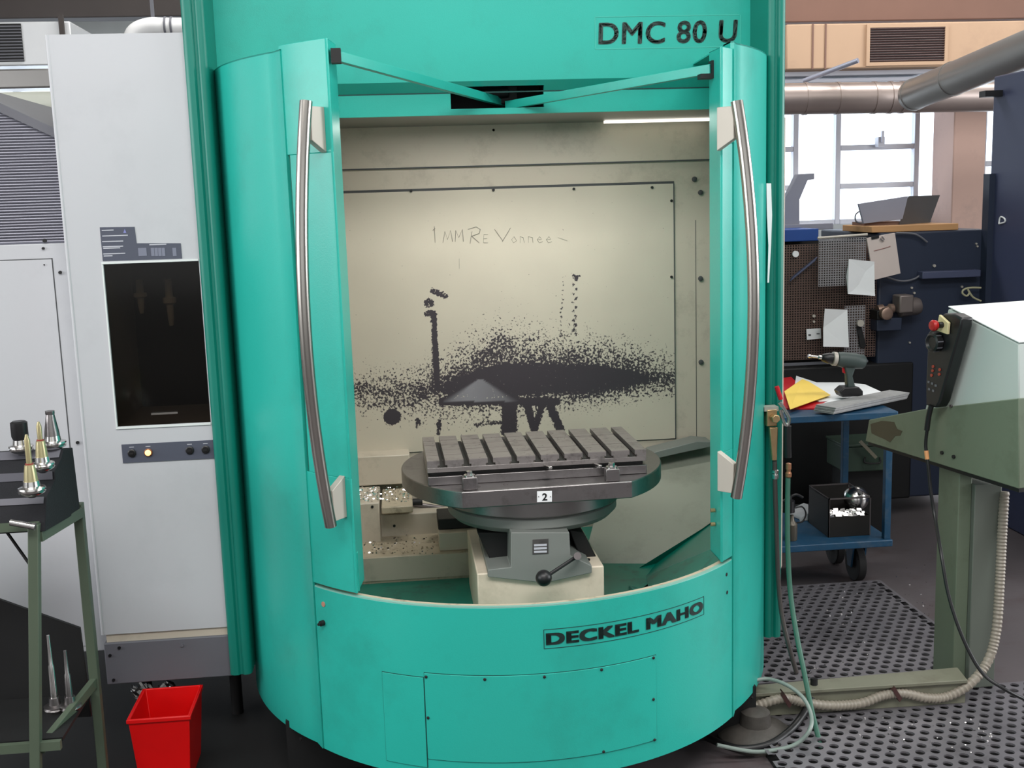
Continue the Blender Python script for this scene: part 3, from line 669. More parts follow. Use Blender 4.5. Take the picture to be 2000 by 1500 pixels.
bp_ = bpy.data.objects.new('back_panel', me); C.objects.link(bp_); bp_.parent = mach; WL[bp_.name] = WL[mach.name]
md = bp_.modifiers.new('solid', 'SOLIDIFY'); md.thickness = .005; md.offset = -1
tag(bp_, 'cream back panel with black worn spray marks')
b = MB(); s_ = .0035
b.box(x0, pxr+s_, YW2-.003, YW2-.0002, pz1, pz1+.009); b.box(pxr, pxr+s_, YW2-.0065, YW2-.0002, pz0, pz1); b.box(x0, pxr+s_, YW2-.003, YW2-.0002, pz0-s_, pz0); b.build('panel_seam', SEAMG, mach)
for px, py in ((803, 373), (964, 371), (1121, 369), (1274, 366), (1312, 392), (1312, 541), (964, 254)):
    q = P(px, py, YW2-.012); MB().cyl(q, q+V((0, .01, 0)), .005, n=8).build('panel_screw', VOID, mach)
for px, py in ((1368, 376), (1368, 544), (1369, 707), (1369, 866), (1356, 350)):
    q = P(px, py, YW2-.004); MB().lathe(q, [(.0095, 0), (.0095, .004), (.006, .006), (.0008, .006)], 12, (0, -1, 0)).build('wall_bolt', SEAMG, mach)
b = MB(); q0, q1 = P(1358, 430, YW2), P(1360, 860, YW2); b.box(q0.x, q0.x+.002, YW2-.001, YW2, q1.z, q0.z); b.build('wall_seam', SEAMG, mach)
# handwriting: thin pen strokes
def strokes(sc, ox, oy, data, r=.0012):
    b = MB()
    for ln in data: b.tube([P(ox+a*sc, oy+c*sc, YW2-.0068) for a, c in ln], r, n=4, smooth=1)
    return b
H1 = [[(848, 442), (850, 474)], [(845, 450), (850, 446)], [(865, 474), (869, 452), (874, 468), (880, 450), (884, 472)], [(889, 472), (890, 450), (896, 464), (903, 448), (905, 472)], [(914, 448), (930, 443), (938, 448), (936, 456), (920, 462)], [(918, 476), (922, 452)], [(922, 462), (936, 474)],
      [(966, 448), (982, 470)], [(997, 445), (981, 472)]]
tag(strokes(1, 0, 0, H1).build('handwriting', SCRATCH, mach), kind='stuff')
H2 = [[(944, 474), (945, 458), (953, 458)], [(944, 466), (951, 466)], [(944, 474), (953, 474)], [(1004, 462), (999, 468), (1003, 474), (1009, 470), (1004, 462)], [(1016, 474), (1016, 462), (1022, 464), (1024, 474)], [(1032, 474), (1032, 462), (1040, 464), (1041, 474)], [(1050, 468), (1058, 467), (1054, 462), (1049, 468), (1053, 474), (1060, 472)], [(1068, 468), (1076, 467), (1072, 462), (1067, 468), (1071, 474), (1078, 472)], [(1090, 464), (1108, 470)], [(897, 505), (897, 525)]]
tag(strokes(1, 0, 0, H2, .0008).build('faint_handwriting', mat('faint_pen', (140, 140, 128), .7), mach), kind='stuff')

# lower bed, left
zbk = P(730, 950, YW2-.1).z
LX = -.30
def blk(px0, px1, pyt, pyb, Yf, depth, mt, name='bed_block', bevel=.003):
    xa_, xb_ = P(px0, pyt, Yf).x, P(px1, pyt, Yf).x
    xa_ = max(xa_, LX)
    zt_ = P((px0+px1)/2, pyt, Yf).z; zb2 = P((px0+px1)/2, pyb, Yf).z
    return MB().box(xa_, xb_, Yf, Yf+depth, zb2, zt_).build(name, mt, mach, bevel=bevel)
blk(600, 800, 893, 950, YW2-.10, .098, CREAM, 'wall_ledge')
ztop = zbk; Yf = Z(700, 984, ztop).y
MB().box(LX, P(741, 990, Yf).x, Yf, YW2-.1, .45, ztop).build('bed_block', CREAM, mach, bevel=.004)
Yf2 = Z(780, 972, ztop-.02).y
MB().box(P(745, 990, Yf).x, P(806, 990, Yf2).x, Yf-.02, YW2-.1, P(780, 1003, Yf-.02).z, ztop-.012).build('bed_block', CREAMD, mach, bevel=.004)
Yc = Yf+.06
MB().box(P(741, 990, Yc).x, P(905, 990, Yc).x, Yc, YW2-.1, .45, P(800, 1003, Yc).z).build('bed_casting', CREAM, mach, bevel=.004)
zc_ = P(780, 1046, Yc).z; Yd = Z(800, 1084, zc_).y
MB().box(LX, P(925, 1080, Yd).x, Yd, Yc+.02, P(800, 1128, Yd).z-.06, zc_).build('bed_step', CREAMD, mach, bevel=.004)
MB().box(LX, P(922, 1080, Yd).x, Yd-.004, Yd, P(800, 1130, Yd).z, zc_-.003).build('bed_face', CREAM, mach)
q0, q1 = P(857, 1042, Yd+.02), P(926, 1080, Yd+.02)
MB().box(q0.x, q1.x+.03, Yd+.02, Yd+.12, zc_, q0.z).build('bed_block', CREAM, mach, bevel=.003)
MB().box(q0.x, q1.x+.06, Yd+.06, Yd+.2, q0.z, P(900, 1012, Yd+.06).z).build('dark_guard', VOID, mach, bevel=.003)
q = P(806, 982, Yf2); MB().cyl(q+V((0, 0, -.005)), P(880, 995, Yf2), .009).build('bed_rod', STEELD, mach)
MB().cyl(q+V((0, 0, .002)), q+V((.035, 0, .002)), .013).build('bed_rod_nut', VOID, mach)
for px, py in ((727, 990), (770, 1027), (794, 1047)):
    q = P(px, py, Yc if px > 741 else Yf); MB().cyl(q+V((0, -.002, 0)), q+V((0, .004, 0)), .005, n=10).build('bed_screw', VOID, mach)
# chips
b = MB()
for k in range(420):
    px, py = rnd.uniform(690, 800), rnd.uniform(951, 980); p = Z(px, py, ztop+.001)
    if p.x > P(741, 990, Yf).x: p = Z(px, py, ztop-.010)
    if rnd.random() < .35: p = Z(rnd.uniform(692, 850), rnd.uniform(1050, 1082), zc_+.001)
    s = rnd.uniform(.0015, .004); a_ = rnd.uniform(0, pi); b.obox(p+V((0, 0, .001)), (s*cos(a_), s*sin(a_), 0), (-s*.3*sin(a_), s*.3*cos(a_), s*.5), (0, 0, .0006))
tag(b.build('metal_chips', CHROME, mach, smooth=False), kind='stuff')
# tank floor and sides
tf = [cp(radians(-48+96*i/16), DR-.035, .44) for i in range(17)]+[V((1.30, 4.2, .44)), V((1.30, YW2, .44)), V((-.31, YW2, .44)), V((-.31, 3.3, .44))]
MB().prism(tf, (0, 0, .015)).build('tank_floor', TANK, mach)
# right chute
A1, B1, D1 = P(1190, 905, YW2-.03), P(1400, 868, YW2-.03), P(1225, 1138, 3.60)
cn = (B1-A1).cross(D1-A1).normalized()
def onch(px, py): return PL(px, py, A1, cn)
C1, E1 = onch(1400, 1012), onch(1120, 1172)
MB().prism([A1, B1, C1, D1, E1], cn*(.01 if cn.y > 0 else -.01)).build('chute_panel', mat('grey_green_chute', (150, 152, 140), .36, var=.06, dirt=(110, 110, 98), dscale=5, damt=.5), mach)
cfp = [D1+V((0, -.005, -.003)), C1+V((0, -.005, -.003)), cp(radians(60), DR-.035, .66), cp(radians(48), DR-.035, .60), cp(radians(38), DR-.035, .54), P(1235, 1150, 3.15)]
cbot = [V((p.x, p.y, .44)) for p in cfp]; n = len(cfp)
MB().add(cfp+cbot, [(0, 5, 4), (0, 4, 3), (0, 3, 2), (0, 2, 1), tuple(range(n, 2*n))]+[(i, (i+1) % n, (i+1) % n+n, i+n) for i in range(n)]).build('chute_floor', TANK, mach, smooth=False)
a, c_ = P(1245, 896, YW2-.12), P(1392, 850, YW2-.12)
MB().prism([P(1250, 903, YW2-.12), P(1275, 884, YW2-.12), P(1362, 862, YW2-.12), P(1392, 864, YW2-.12), P(1392, 872, YW2-.12), P(1330, 885, YW2-.12)], (0, .1, 0)).build('chute_bracket', GREYCAST, mach, bevel=.002)

# support block and pedestal for the pallet
tb_ = thing('table_pedestal', (.37, 3.3, .455), 'cream block and grey pedestal carrying the round pallet, with a black ball lever', 'pedestal')
bx0, bx1 = P(932, 1130, 3.11).x, P(1180, 1130, 3.11).x; zbt = P(1050, 1112, 3.11).z-.002
MB().box(bx0, bx1, 3.11, 3.56, .455, zbt).build('support_block', mat('cream_block', (222, 208, 188), .42, var=.05, dirt=(150, 140, 116), dscale=8, damt=.4), tb_, bevel=.004)
poly = [(998, 1040), (1112, 1040), (1114, 1085), (1156, 1105), (1156, 1119), (1065, 1139), (953, 1127), (953, 1113), (998, 1108)]
MB().prism([P(x, y, 3.095) for x, y in poly], (0, .35, 0)).build('neck', GREYCAST, tb_, bevel=.002)
b = MB(); b.prism([P(x, y, 3.2) for x, y in ((932, 1040), (998, 1040), (998, 1112), (966, 1112))], (0, .2, 0)); b.build('bellows', VOID, tb_, bevel=.003); b = MB(); b.prism([P(x, y, 3.2) for x, y in ((1112, 1035), (1140, 1040), (1168, 1094), (1135, 1094))], (0, .2, 0)); b.build('bellows', VOID, tb_, bevel=.003)
for px, py in ((955, 1110), (1147, 1093)): q = P(px, py, 3.17); MB().cyl((q.x, q.y, zbt), (q.x, q.y, zbt+.004), .009, n=10).build('cap_screw', VOID, tb_)
q0, q1 = P(1062, 1129, 3.03), P(1128, 1086, 3.08)
b = MB(); b.tube([q0, q0.lerp(q1, .5), q1], .0055, n=10); b.build('lever', BLACK, tb_)
MB().ball(q0, .0235, 20).build('lever_ball', BLACK, tb_)
MB().cyl(P(1128, 1086, 3.05), P(1128, 1086, 3.12), .011).build('lever_boss', STEELD, tb_)
pl = MB().prism([P(x, y, 3.095) for x, y in ((1040, 1054), (1071, 1052), (1071, 1081), (1040, 1083))], (0, -.0015, 0)).build('name_plate', STEELD, tb_)
b = MB()
for yy in (1063, 1069.5, 1076): b.prism([P(1043, yy, 3.093), P(1068, yy-1, 3.093), P(1068, yy+3, 3.093), P(1043, yy+4, 3.093)], (0, -.0006, 0))
b.build('plate_lines', LABELW, pl)
PC = V((.383, 3.385, 0))
b = MB(); b.lathe(PC, [(.20, .735), (.245, .745), (.262, .762), (.262, .786), (.258, .789)], 64); b.build('turntable', GREYCAST, tb_)
MB().lathe(PC, [(.258, .789), (.268, .794), (.276, .80), (.276, .846), (.27, .8495)], 64).build('turntable_ring', STEEL, tb_)
b = MB(); q = P(1162, 990, 3.14); b.box(q.x-.006, q.x+.004, q.y-.02, q.y-.006, q.z-.014, q.z+.008)
# pallet
rot = radians(1.8); rx, ry = V((cos(rot), sin(rot), 0)), V((-sin(rot), cos(rot), 0))
pal = thing('pallet', (PC.x, PC.y, .85), 'round steel pallet numbered 2 carrying a slotted clamping plate, in the machine', 'pallet')
R = .40; fl = .318; n = 96; pts = []
for i in range(n):
    t = 2*pi*i/n-pi/2; y = R*sin(t); x = R*cos(t)
    if y < -fl: 
        continue
    pts.append(PC+rx*x+ry*y)
hx = sqrt(R*R-fl*fl)
pts.sort(key=lambda p: atan2((p-PC).dot(ry), (p-PC).dot(rx)) if atan2((p-PC).dot(ry), (p-PC).dot(rx)) > -pi/2 else atan2((p-PC).dot(ry), (p-PC).dot(rx))+2*pi)
pts = [PC+rx*hx-ry*fl]+pts+[PC-rx*hx-ry*fl]
MB().prism([p+V((0, 0, .8505)) for p in pts], (0, 0, .0495)).build('pallet_base', STEEL, pal, bevel=.003)
# number tag
c0 = PC-ry*(fl+.0015)
def fr(px, py):                                        # on the pallet's flat front
    return PL(px, py, c0, ry)
MB().prism([fr(1049, 960), fr(1078, 959), fr(1078, 980), fr(1049, 981)], -ry*.0015+ry*.003).build('number_tag', WHITEP, pal)
c0 = PC-ry*(fl+.0022)
text('2', 'tag_number', VOID, pal, quadfn(fr(1059, 978), fr(1069, 977.5), fr(1069, 963), fr(1059, 963.5)), bold=.03)
for px in (1052, 1075): q = fr(px, 970); MB().cyl(q, q-ry*.001, .0015, n=8).build('tag_rivet', STEELD, pal)
# clamping plate: local frame from front-left foot
F0 = V((.058, 3.155, 0)); fx = V((cos(radians(.8)), sin(radians(.8)), 0)); fy = V((-fx.y, fx.x, 0)); PW, PD = .640, .345
def pbox(mb, a0, a1, b0, b1, z0, z1):
    c = F0+fx*((a0+a1)/2)+fy*((b0+b1)/2)+V((0, 0, (z0+z1)/2)); return mb.obox(c, fx*((a1-a0)/2), fy*((b1-b0)/2), (0, 0, (z1-z0)/2))
pbox(MB(), 0, PW, -.008, PD, .9005, .926).build('lower_plate', STEEL, pal, bevel=.0015)
pbox(MB(), .008, PW-.008, .012, PD-.012, .926, .936).build('plate_gap', VOID, pal)
pbox(MB(), 0, PW, 0, PD, .936, .950).build('upper_plate', STEELT, pal, bevel=.001)
sp = .0693; s0_ = .044; edges = [0]+[s0_+sp*i for i in range(9)]+[PW]
for i in range(10):
    a0, a1 = edges[i]+(.008 if i else 0), edges[i+1]-(.008 if i < 9 else 0)
    b = MB(); gi, go = (.006 if i else 0), (.006 if i < 9 else 0)
    pbox(b, a0+gi, a1-go, 0, PD, .950, .957)
    cuts = [0, .075, .145, .215, .28, PD] if i < 5 else [0, .10, .23, PD]
    pbox(b, a0, a1, 0, PD, .957, .9690)
    for c0_, c1_ in zip(cuts, cuts[1:]): pbox(b, a0, a1, c0_+.0018, c1_-.0018, .9690, .9705)
    b.build('table_rail', STEELT, pal)
for i in range(9):                                      # dark slot bottoms
    pbox(MB(), edges[i+1]-.0078, edges[i+1]+.0078, .004, PD, .9501, .9515).build('slot_bottom', VOID, pal)
# clamps
for px0_, px1_, pyb, hgt in ((904, 933, 958, .036), (1184, 1211, 941, .036)):
    q0, q1 = Z(px0_, pyb, .9005), Z(px1_, pyb-1, .9005); cc = (q0+q1)/2+V((0, .017, 0)); hw = (q1-q0).length/2
    cl = MB().obox(cc+V((0, 0, hgt/2)), (hw, 0, 0), (0, .017, 0), (0, 0, hgt/2)).build('clamp', STEEL, pal, bevel=.002)
    b = MB(); t_ = cc+V((0, .004, hgt)); b.cyl(t_, t_+V((0, 0, .004)), .016, n=20); b.cyl(t_+V((0, 0, .004)), t_+V((0, 0, .014)), .009, n=6); b.build('clamp_bolt', CHROME, cl)
for px, py in ((1070, 912), (1167, 909)):
    q = P(px, py, 3.14); MB().obox(q, (.005, 0, 0), (-.006, .016, 0), (0, 0, .004)).build('locating_pin', CHROME, pal, bevel=.001)
for px, py, rr in ((1044, 935, .013), (1066, 935, .013), (987, 946, .007), (1105, 934, .005), (1125, 931, .005), (935, 950, .006)):
    q = Z(px, py, .9003); MB().cyl(q, q+V((0, 0, .0007)), rr, n=20).build('bore', VOID if rr > .01 else STEELD, pal)
b = MB()
for k in range(60):
    q = F0+fx*rnd.uniform(0, PW)+fy*rnd.uniform(0, PD)+V((0, 0, .9712)); s = rnd.uniform(.0008, .002); b.obox(q, (s, s*.5, 0), (-s*.3, s*.4, 0), (0, 0, .0004))
tag(b.build('metal_chips', CHROME, pal, smooth=False), kind='stuff')

# paper/label edge hanging on the right column and hanging small parts
lb = MB(); lb.prism([P(1497, 358, 3.37), P(1506, 358, 3.37), P(1508, 420, 3.37), P(1506, 480, 3.37), P(1502, 552, 3.37), P(1499, 552, 3.37), P(1501, 480, 3.37), P(1498, 420, 3.37)], (.0, .002, 0))
tag(lb.build('hanging_paper', WHITEP, smooth=False), 'narrow white paper edge hanging on the side of the right column', 'paper')

# ================================================================== AIR GUN AND HOSES, right pillar
YG = 3.385
vb = thing('air_valve', P(1505, 815, YG), 'brass air valve fitting on the right pillar of the machine', 'valve')
b = MB(); q = P(1510, 815, YG); b.box(q.x-.022, q.x+.012, YG-.005, YG+.03, q.z-.028, q.z+.026); b.build('valve_body', BRASS, vb, bevel=.003)
MB().cyl(q+V((0, -.006, 0)), q+V((0, -.03, 0)), .014, n=6).build('valve_nut', BRASS, vb, bevel=.002)
MB().prism([P(x, y, YG-.01) for x, y in ((1503, 835), (1520, 835), (1518, 900), (1508, 900))], (0, .014, 0)).build('valve_stem', BRASS, vb, bevel=.003)
MB().box(P(1492, 800, YG).x, P(1520, 800, YG).x, YG-.004, YG+.034, P(1500, 803, YG).z, P(1500, 795, YG).z).build('valve_bracket', PALEM, vb)
ag = thing('air_gun', P(1530, 840, YG-.02), 'air blow gun with red tip and black grip hanging by the brass valve', 'air gun')
MB().tube([P(1522, 785, YG-.02), P(1532, 800, YG-.02), P(1541, 818, YG-.02), P(1537, 832, YG-.02), P(1530, 822, YG-.02), P(1524, 800, YG-.02)], .006, n=10).build('gun_body', CHROME, ag)
MB().tube([P(1517, 755, YG-.02), P(1520, 765, YG-.02), P(1525, 780, YG-.02)], .0075, n=10).build('trigger', REDP, ag)
MB().tube([P(1538, 832, YG-.02), P(1538, 860, YG-.02), P(1539, 893, YG-.02)], .0125, n=14).build('grip', BLACK, ag)
MB().lathe(P(1540, 932, YG-.02), [(.008, 0), (.010, .002), (.010, .014), (.007, .017), (.007, .024), (.009, .026), (.009, .044), (.005, .046)], 12).build('coupling', mat('copper_fitting', (170, 120, 90), .4, metal=.6), ag)
hs = thing('air_hose', P(1515, 905, YG), 'dark brown hose running down the right pillar from the brass valve', 'hose')
MB().tube([P(1513, 900, YG), P(1514, 960, YG), P(1517, 1050, YG), P(1520, 1130, YG), P(1527, 1200, YG-.02), P(1541, 1262, YG-.05), P(1556, 1314, YG-.06)], .0075, n=12).build('tube', mat('brown_hose', (70, 64, 62), .4), hs)
MB().lathe(P(1514, 935, YG), [(.009, 0), (.011, .004), (.011, .014), (.008, .017), (.011, .02), (.011, .028), (.008, .03)], 12).build('hose_clamp', CHROME, hs)
hg = thing('air_hose', P(1540, 935, YG-.02), 'green hose hanging from the air gun down to the platform', 'hose')
MB().tube([P(1539, 933, YG-.02), P(1538, 1000, YG-.02), P(1539, 1080, YG-.03), P(1544, 1160, YG-.05), P(1556, 1240, YG-.1), P(1570, 1310, YG-.15), P(1586, 1390, YG-.2), P(1606, 1470, YG-.25), P(1618, 1520, YG-.3)], .008, n=12).build('tube', HOSEG, hg)
hl = thing('looped_tube', P(1500, 1330, 3.3), 'pale grey green tube curving in a loop at the machine foot', 'hose')
MB().tube([P(1470, 1330, 3.3), P(1500, 1326, 3.3), P(1537, 1338, 3.25), P(1568, 1362, 3.2), P(1584, 1395, 3.15), P(1582, 1425, 3.1), P(1560, 1450, 3.1), P(1525, 1463, 3.1), P(1470, 1468, 3.1), P(1400, 1455, 3.1)], .0062, n=10).build('tube', HOSEL, hl)

# ================================================================== RED BIN
Yb = 3.22
bn = thing('bin', P(310, 1470, Yb), 'bright red plastic bin on the floor below the grey cabinet', 'bin')
p0, p1 = P(249, 1404, Yb), P(370, 1400, Yb); zr_ = (p0.z+p1.z)/2
def tub(mb, x0, x1, y0, y1, z0, z1, tp=.02, t=.006):
    o_ = [(x0+tp, y0+tp, z0), (x1-tp, y0+tp, z0), (x1-tp, y1-tp, z0), (x0+tp, y1-tp, z0), (x0, y0, z1), (x1, y0, z1), (x1, y1, z1), (x0, y1, z1)]
    i_ = [(x0+tp+t, y0+tp+t, z0+t), (x1-tp-t, y0+tp+t, z0+t), (x1-tp-t, y1-tp-t, z0+t), (x0+tp+t, y1-tp-t, z0+t), (x0+t, y0+t, z1), (x1-t, y0+t, z1), (x1-t, y1-t, z1), (x0+t, y1-t, z1)]
    f = [(0, 3, 2, 1)]+[(k, (k+1) % 4, (k+1) % 4+4, k+4) for k in range(4)]
    g = [(8, 9, 10, 11)]+[(8+(k+1) % 4, 8+k, 12+k, 12+(k+1) % 4) for k in range(4)]
    r = [(4+k, 4+(k+1) % 4, 12+(k+1) % 4, 12+k) for k in range(4)]
    return mb.add(o_+i_, f+g+r)
tub(MB(), p0.x, p1.x, Yb, Yb+.22, 0, zr_, .016).build('bin_body', BINRED, bn, bevel=.002)
b = MB(); e = .004; b.box(p0.x-e, p1.x+e, Yb-e, Yb, zr_-.012, zr_); b.box(p0.x-e, p0.x, Yb, Yb+.22, zr_-.012, zr_); b.box(p1.x, p1.x+e, Yb, Yb+.22, zr_-.012, zr_); b.build('bin_rim', BINRED, bn, bevel=.0015)
tag(MB().box(-1.9, -.15, 2.3, 5.0, .0005, .004).build('floor_shade', FLSHADE), 'black sheet on the floor for the shade under the cabinet and bin', 'shade sheet')  # thin sheet added to darken the shaded floor
# crumpled foil behind the bin
b = MB()
for px, py in ((275, 1350), (322, 1348)):
    q = P(px, py, 3.62)
    for k in range(26):
        c = q+V((rnd.uniform(-.03, .03), rnd.uniform(-.02, .02), rnd.uniform(-.018, .018))); b.obox(c, (rnd.uniform(.004, .012), 0, rnd.uniform(-.01, .01)), (rnd.uniform(-.004, .004), .004, 0), (-.004, .002, .006))
tag(b.build('foil_scraps', CHROME, smooth=False), 'crumpled shiny foil scraps in the dark behind the red bin', 'foil', kind='stuff')

# ================================================================== GREEN TOOL RACK, left foreground
tr = thing('tool_rack', P(70, 1470, 2.86), 'sage green steel tool rack with black trays, left foreground', 'rack')
Yr0, Yr1 = 2.86, 3.16
def post(px, py0, py1, Yp, w, z0=None):
    a = P(px, py0, Yp); z_ = a.z
    return MB().box(a.x-w, a.x+w, Yp, Yp+w*2, 0 if z0 is None else z0, z_)
pt_, pb_ = P(67, 1024, Yr0+.013), P(70, 1462, Yr0+.013); pb_ = pt_+(pb_-pt_)*(pt_.z/(pt_.z-pb_.z))
MB().obox((pt_+pb_)/2, (.013, 0, 0), (0, .013, 0), (pt_-pb_)/2).build('post', FRAMEG, tr, bevel=.002)
xf = P(72, 1022, Yr0).x
xr_ = P(152, 1000, Yr1).x
MB().box(xr_-.014, xr_+.012, Yr1, Yr1+.026, 0, P(150, 985, Yr1).z).build('post', FRAMEG, tr, bevel=.002)
xo = xf-.42
MB().box(xo-.013, xo+.013, Yr0, Yr0+.026, 0, P(72, 1022, Yr0).z).build('post', FRAMEG, tr, bevel=.002)
MB().box(xo-.013, xo+.013, Yr1, Yr1+.026, 0, P(72, 1022, Yr0).z).build('post', FRAMEG, tr, bevel=.002)
def rail(a, b_, h=.012, w=.004):
    a, b_ = V(a), V(b_); d = (b_-a); s = d.normalized().cross(V((0, 0, 1))).normalized()
    return MB().obox((a+b_)/2, d/2, s*w, V((0, 0, 1))*h)
rail(P(76, 1048, Yr0+.02), P(157, 1000, Yr1), .014, .009).build('rail', FRAMEG, tr, bevel=.001)
rail(P(80, 1462, Yr0+.02), P(183, 1334, Yr1), .014, .009).build('rail', FRAMEG, tr, bevel=.001)
za = P(72, 1462, Yr0).z
rail((xo, Yr0+.013, za), (xf, Yr0+.013, za), .012, .008).build('rail', FRAMEG, tr)
zt2 = P(72, 1030, Yr0).z; rail((xo, Yr0+.013, zt2), (xf, Yr0+.013, zt2), .010, .008).build('rail', FRAMEG, tr)
rail((xf-.03, Yr0+.03, P(55, 1120, Yr0).z), (xf-.16, Yr0+.2, P(20, 1060, Yr0).z), .005, .002).build('brace', VOID, tr)
# bottom and top shelves
zl = P(100, 1360, Yr1).z
MB().box(xo, xf, Yr0+.03, Yr1, zl-.01, zl).build('shelf', VOID, tr)
# stepped black tray: side profile seen from the right
xt = xf
pn = V((Yr1-Yr0, -(xr_-xf), 0)).normalized()
def side(px, py): return PL(px, py, V((xf+.012, Yr0, 0)), pn)
prof3 = [side(x, y) for x, y in [(142, 874), (124, 878), (120, 894), (107, 921), (108, 937), (91, 971), (90, 984), (88, 1038), (157, 998)]]
MB().prism(prof3, (-.46, 0, 0)).build('tray_block', TRAYM, tr, bevel=.002)
for pa, pb in (((124, 878), (120, 894)), ((107, 921), (108, 937)), ((91, 971), (90, 984))):
    p, q = side(*pa), side(*pb); f_ = V((0, -.002, .002)); bk_ = V((-.46, 0, 0)); e_ = V((-.006, 0, 0))
    MB().prism([p+e_+f_, q+e_+f_, q+bk_+f_, p+bk_+f_], (0, .001, -.001)).build('tray_strip', TRAYT, tr)
TZ = [side(100, 950).z, side(113, 908).z, side(133, 876).z]
MB().prism([P(-60, 1150, 3.19), P(156, 1227, 3.19), P(178, 1400, 3.19), P(-60, 1410, 3.19)], (0, .01, 0)).build('black_backing', VOID, tr)  # black sheet filling the black area behind the low shelf
def holder(px, pyb, pyt, Yh, label, kind, s=1.):
    base = P(px, pyb, Yh); hgt = (P(px, pyt, Yh).z-base.z)
    o = thing('tool_holder', base, label, 'tool holder', 'tool holders in the rack')
    c = V(base)
    MB().lathe(c, [(.010*s, -.012), (.022*s, -.006), (.033*s, 0), (.035*s, .004), (.030*s, .007), (.035*s, .010), (.034*s, .014), (.022*s, .017), (.020*s, .03)], 24).build('taper_flange', CHROME, o)
    if kind == 0:
        MB().lathe(c, [(.018*s, .03), (.016*s, .05), (.013*s, .07), (.010*s, .072)], 18).build('collet', mat('straw_steel', (190, 180, 140), .3, metal=.7), o)
        MB().lathe(c, [(.0075*s, .07), (.0075*s, hgt*.9), (.003*s, hgt)], 12).build('drill_bit', COPPERT, o)
        MB().cyl(c+V((0, 0, .055)), c+V((0, 0, .075)), .0105*s, n=12).build('colour_band', mat('rust_band', (140, 60, 50), .5), o)
    elif kind == 1:
        MB().lathe(c, [(.020*s, .03), (.019*s, .04), (.011*s, hgt*.9), (.012*s, hgt*.92), (.012*s, hgt), (.006*s, hgt)], 20).build('boring_bar', STEEL, o)
    else:
        MB().lathe(c, [(.020*s, .03), (.024*s, .04), (.024*s, hgt*.95), (.018*s, hgt)], 20).build('cutter_body', BLACK, o)
    return o
def seat(px, py, k): q = Z(px, py, TZ[k]+.012); return q
def holder_on(px, pyb, pyt, k, label, kind, sc):
    q = seat(px, pyb, k); return holder(px, proj(q)[1], pyt, q.y, label, kind, sc)
holder_on(63, 962, 848, 0, 'tool holder with a long pale drill, nearest at the front of the rack', 0, .95)
holder_on(84, 914, 823, 1, 'tool holder with a pale drill, in the middle row of the rack', 0, .85)
holder_on(104, 872, 802, 2, 'tool holder with a tapered grey boring bar, at the back of the rack', 1, 1.)
holder_on(42, 880, 822, 2, 'tool holder with a fat black cutter, cut by the left frame edge', 2, .9)
b = MB(); q0, q1 = P(20, 1020, 2.84), P(64, 1028, 2.84); b.cyl(q0, q1, .0085, n=14); b.cyl(q1, q1+(q1-q0).normalized()*.006, .0095, n=14)
tag(b.build('steel_pin', CHROME), 'shiny steel pin lying across the rack frame below the black tray', 'tool')
# tool on the low shelf
for px, pyb, pyt, k, lb_ in ((106, 1362, 1240, 0, 'tool holder with a slim drill standing on the low shelf of the rack'), (134, 1345, 1270, 1, 'short tool holder on the low shelf, right of the slim drill')):
    base = P(px, pyb, 3.06); base.z = zl; hg_ = P(px, pyt, 3.06).z-zl
    o = thing('tool_holder', base, lb_, 'tool holder', 'tool holders in the rack')
    MB().lathe(base, [(.026, .0), (.03, .008), (.026, .012), (.03, .016), (.016, .02), (.014, .04)], 18).build('taper_flange', STEEL, o)
    MB().lathe(base, [(.010, .04), (.008, hg_*.6), (.006, hg_*.62), (.004, hg_)], 12).build('drill_bit', CHROME if k == 0 else STEEL, o)

# ================================================================== PERFORATED PLATFORMS, beam, ribbed hose
def perf(name, x0, x1, y0, y1, z, label, px=.046, py=.038, r=.0148, k=12, skew=0):
    o = thing(name, (x0, y0, 0), label, 'platform')
    nx_, ny_ = int((x1-x0)/px), int((y1-y0)/py); px = (x1-x0)/nx_; py = (y1-y0)/ny_
    b = MB(); t = .006
    for j in range(ny_):
        for i in range(nx_):
            off = px*.5 if j % 2 else 0
            cx_, cy_ = x0+px*(i+.5)+off*.98-px*.25, y0+py*(j+.5)
            ax0_, ax1_ = x0+px*i+off-px*.25, x0+px*(i+1)+off-px*.25
            rect = []
            for q in range(k):
                a = 2*pi*q/k; dx_, dy_ = cos(a), sin(a); s = min((px/2)/abs(dx_) if abs(dx_) > 1e-6 else 9, (py/2)/abs(dy_) if abs(dy_) > 1e-6 else 9)
                rect.append((cx_+dx_*s, cy_+dy_*s))
            # use corner-true ring: snap diagonal samples to the corners
            cs = [(px/2, py/2), (-px/2, py/2), (-px/2, -py/2), (px/2, -py/2)]
            for ang, (ux, uy) in zip((1, 5, 7, 11) if k == 12 else (), cs): rect[ang] = (cx_+ux, cy_+uy)
            ring = [(cx_+r*cos(2*pi*q/k), cy_+r*sin(2*pi*q/k)) for q in range(k)]
            vs_ = [(a, c, z) for a, c in rect]+[(a, c, z) for a, c in ring]+[(a, c, z-t) for a, c in ring]
            b.add(vs_, [(q, (q+1) % k, (q+1) % k+k, q+k) for q in range(k)]+[(q+k, (q+1) % k+k, (q+1) % k+2*k, q+2*k) for q in range(k)])
    b.build('perforated_plate', PERF, o, smooth=False, fix=False)
    b = MB(); b.box(x0-px*.3, x1+px*.3, y0-.003, y0, z-.03, z); b.box(x0-px*.3, x1+px*.3, y1, y1+.004, z-.03, z); b.box(x1+px*.24, x1+px*.24+.012, y0, y1, z-.03, z+.0005); b.build('edge_strip', PERF, o)
    MB().box(x0, x1, y0+.01, y1-.01, .002, .006).build('shade_sheet', HOLESH, o)  # black sheet added under the plate so the holes look dark
    return o
zp = .035
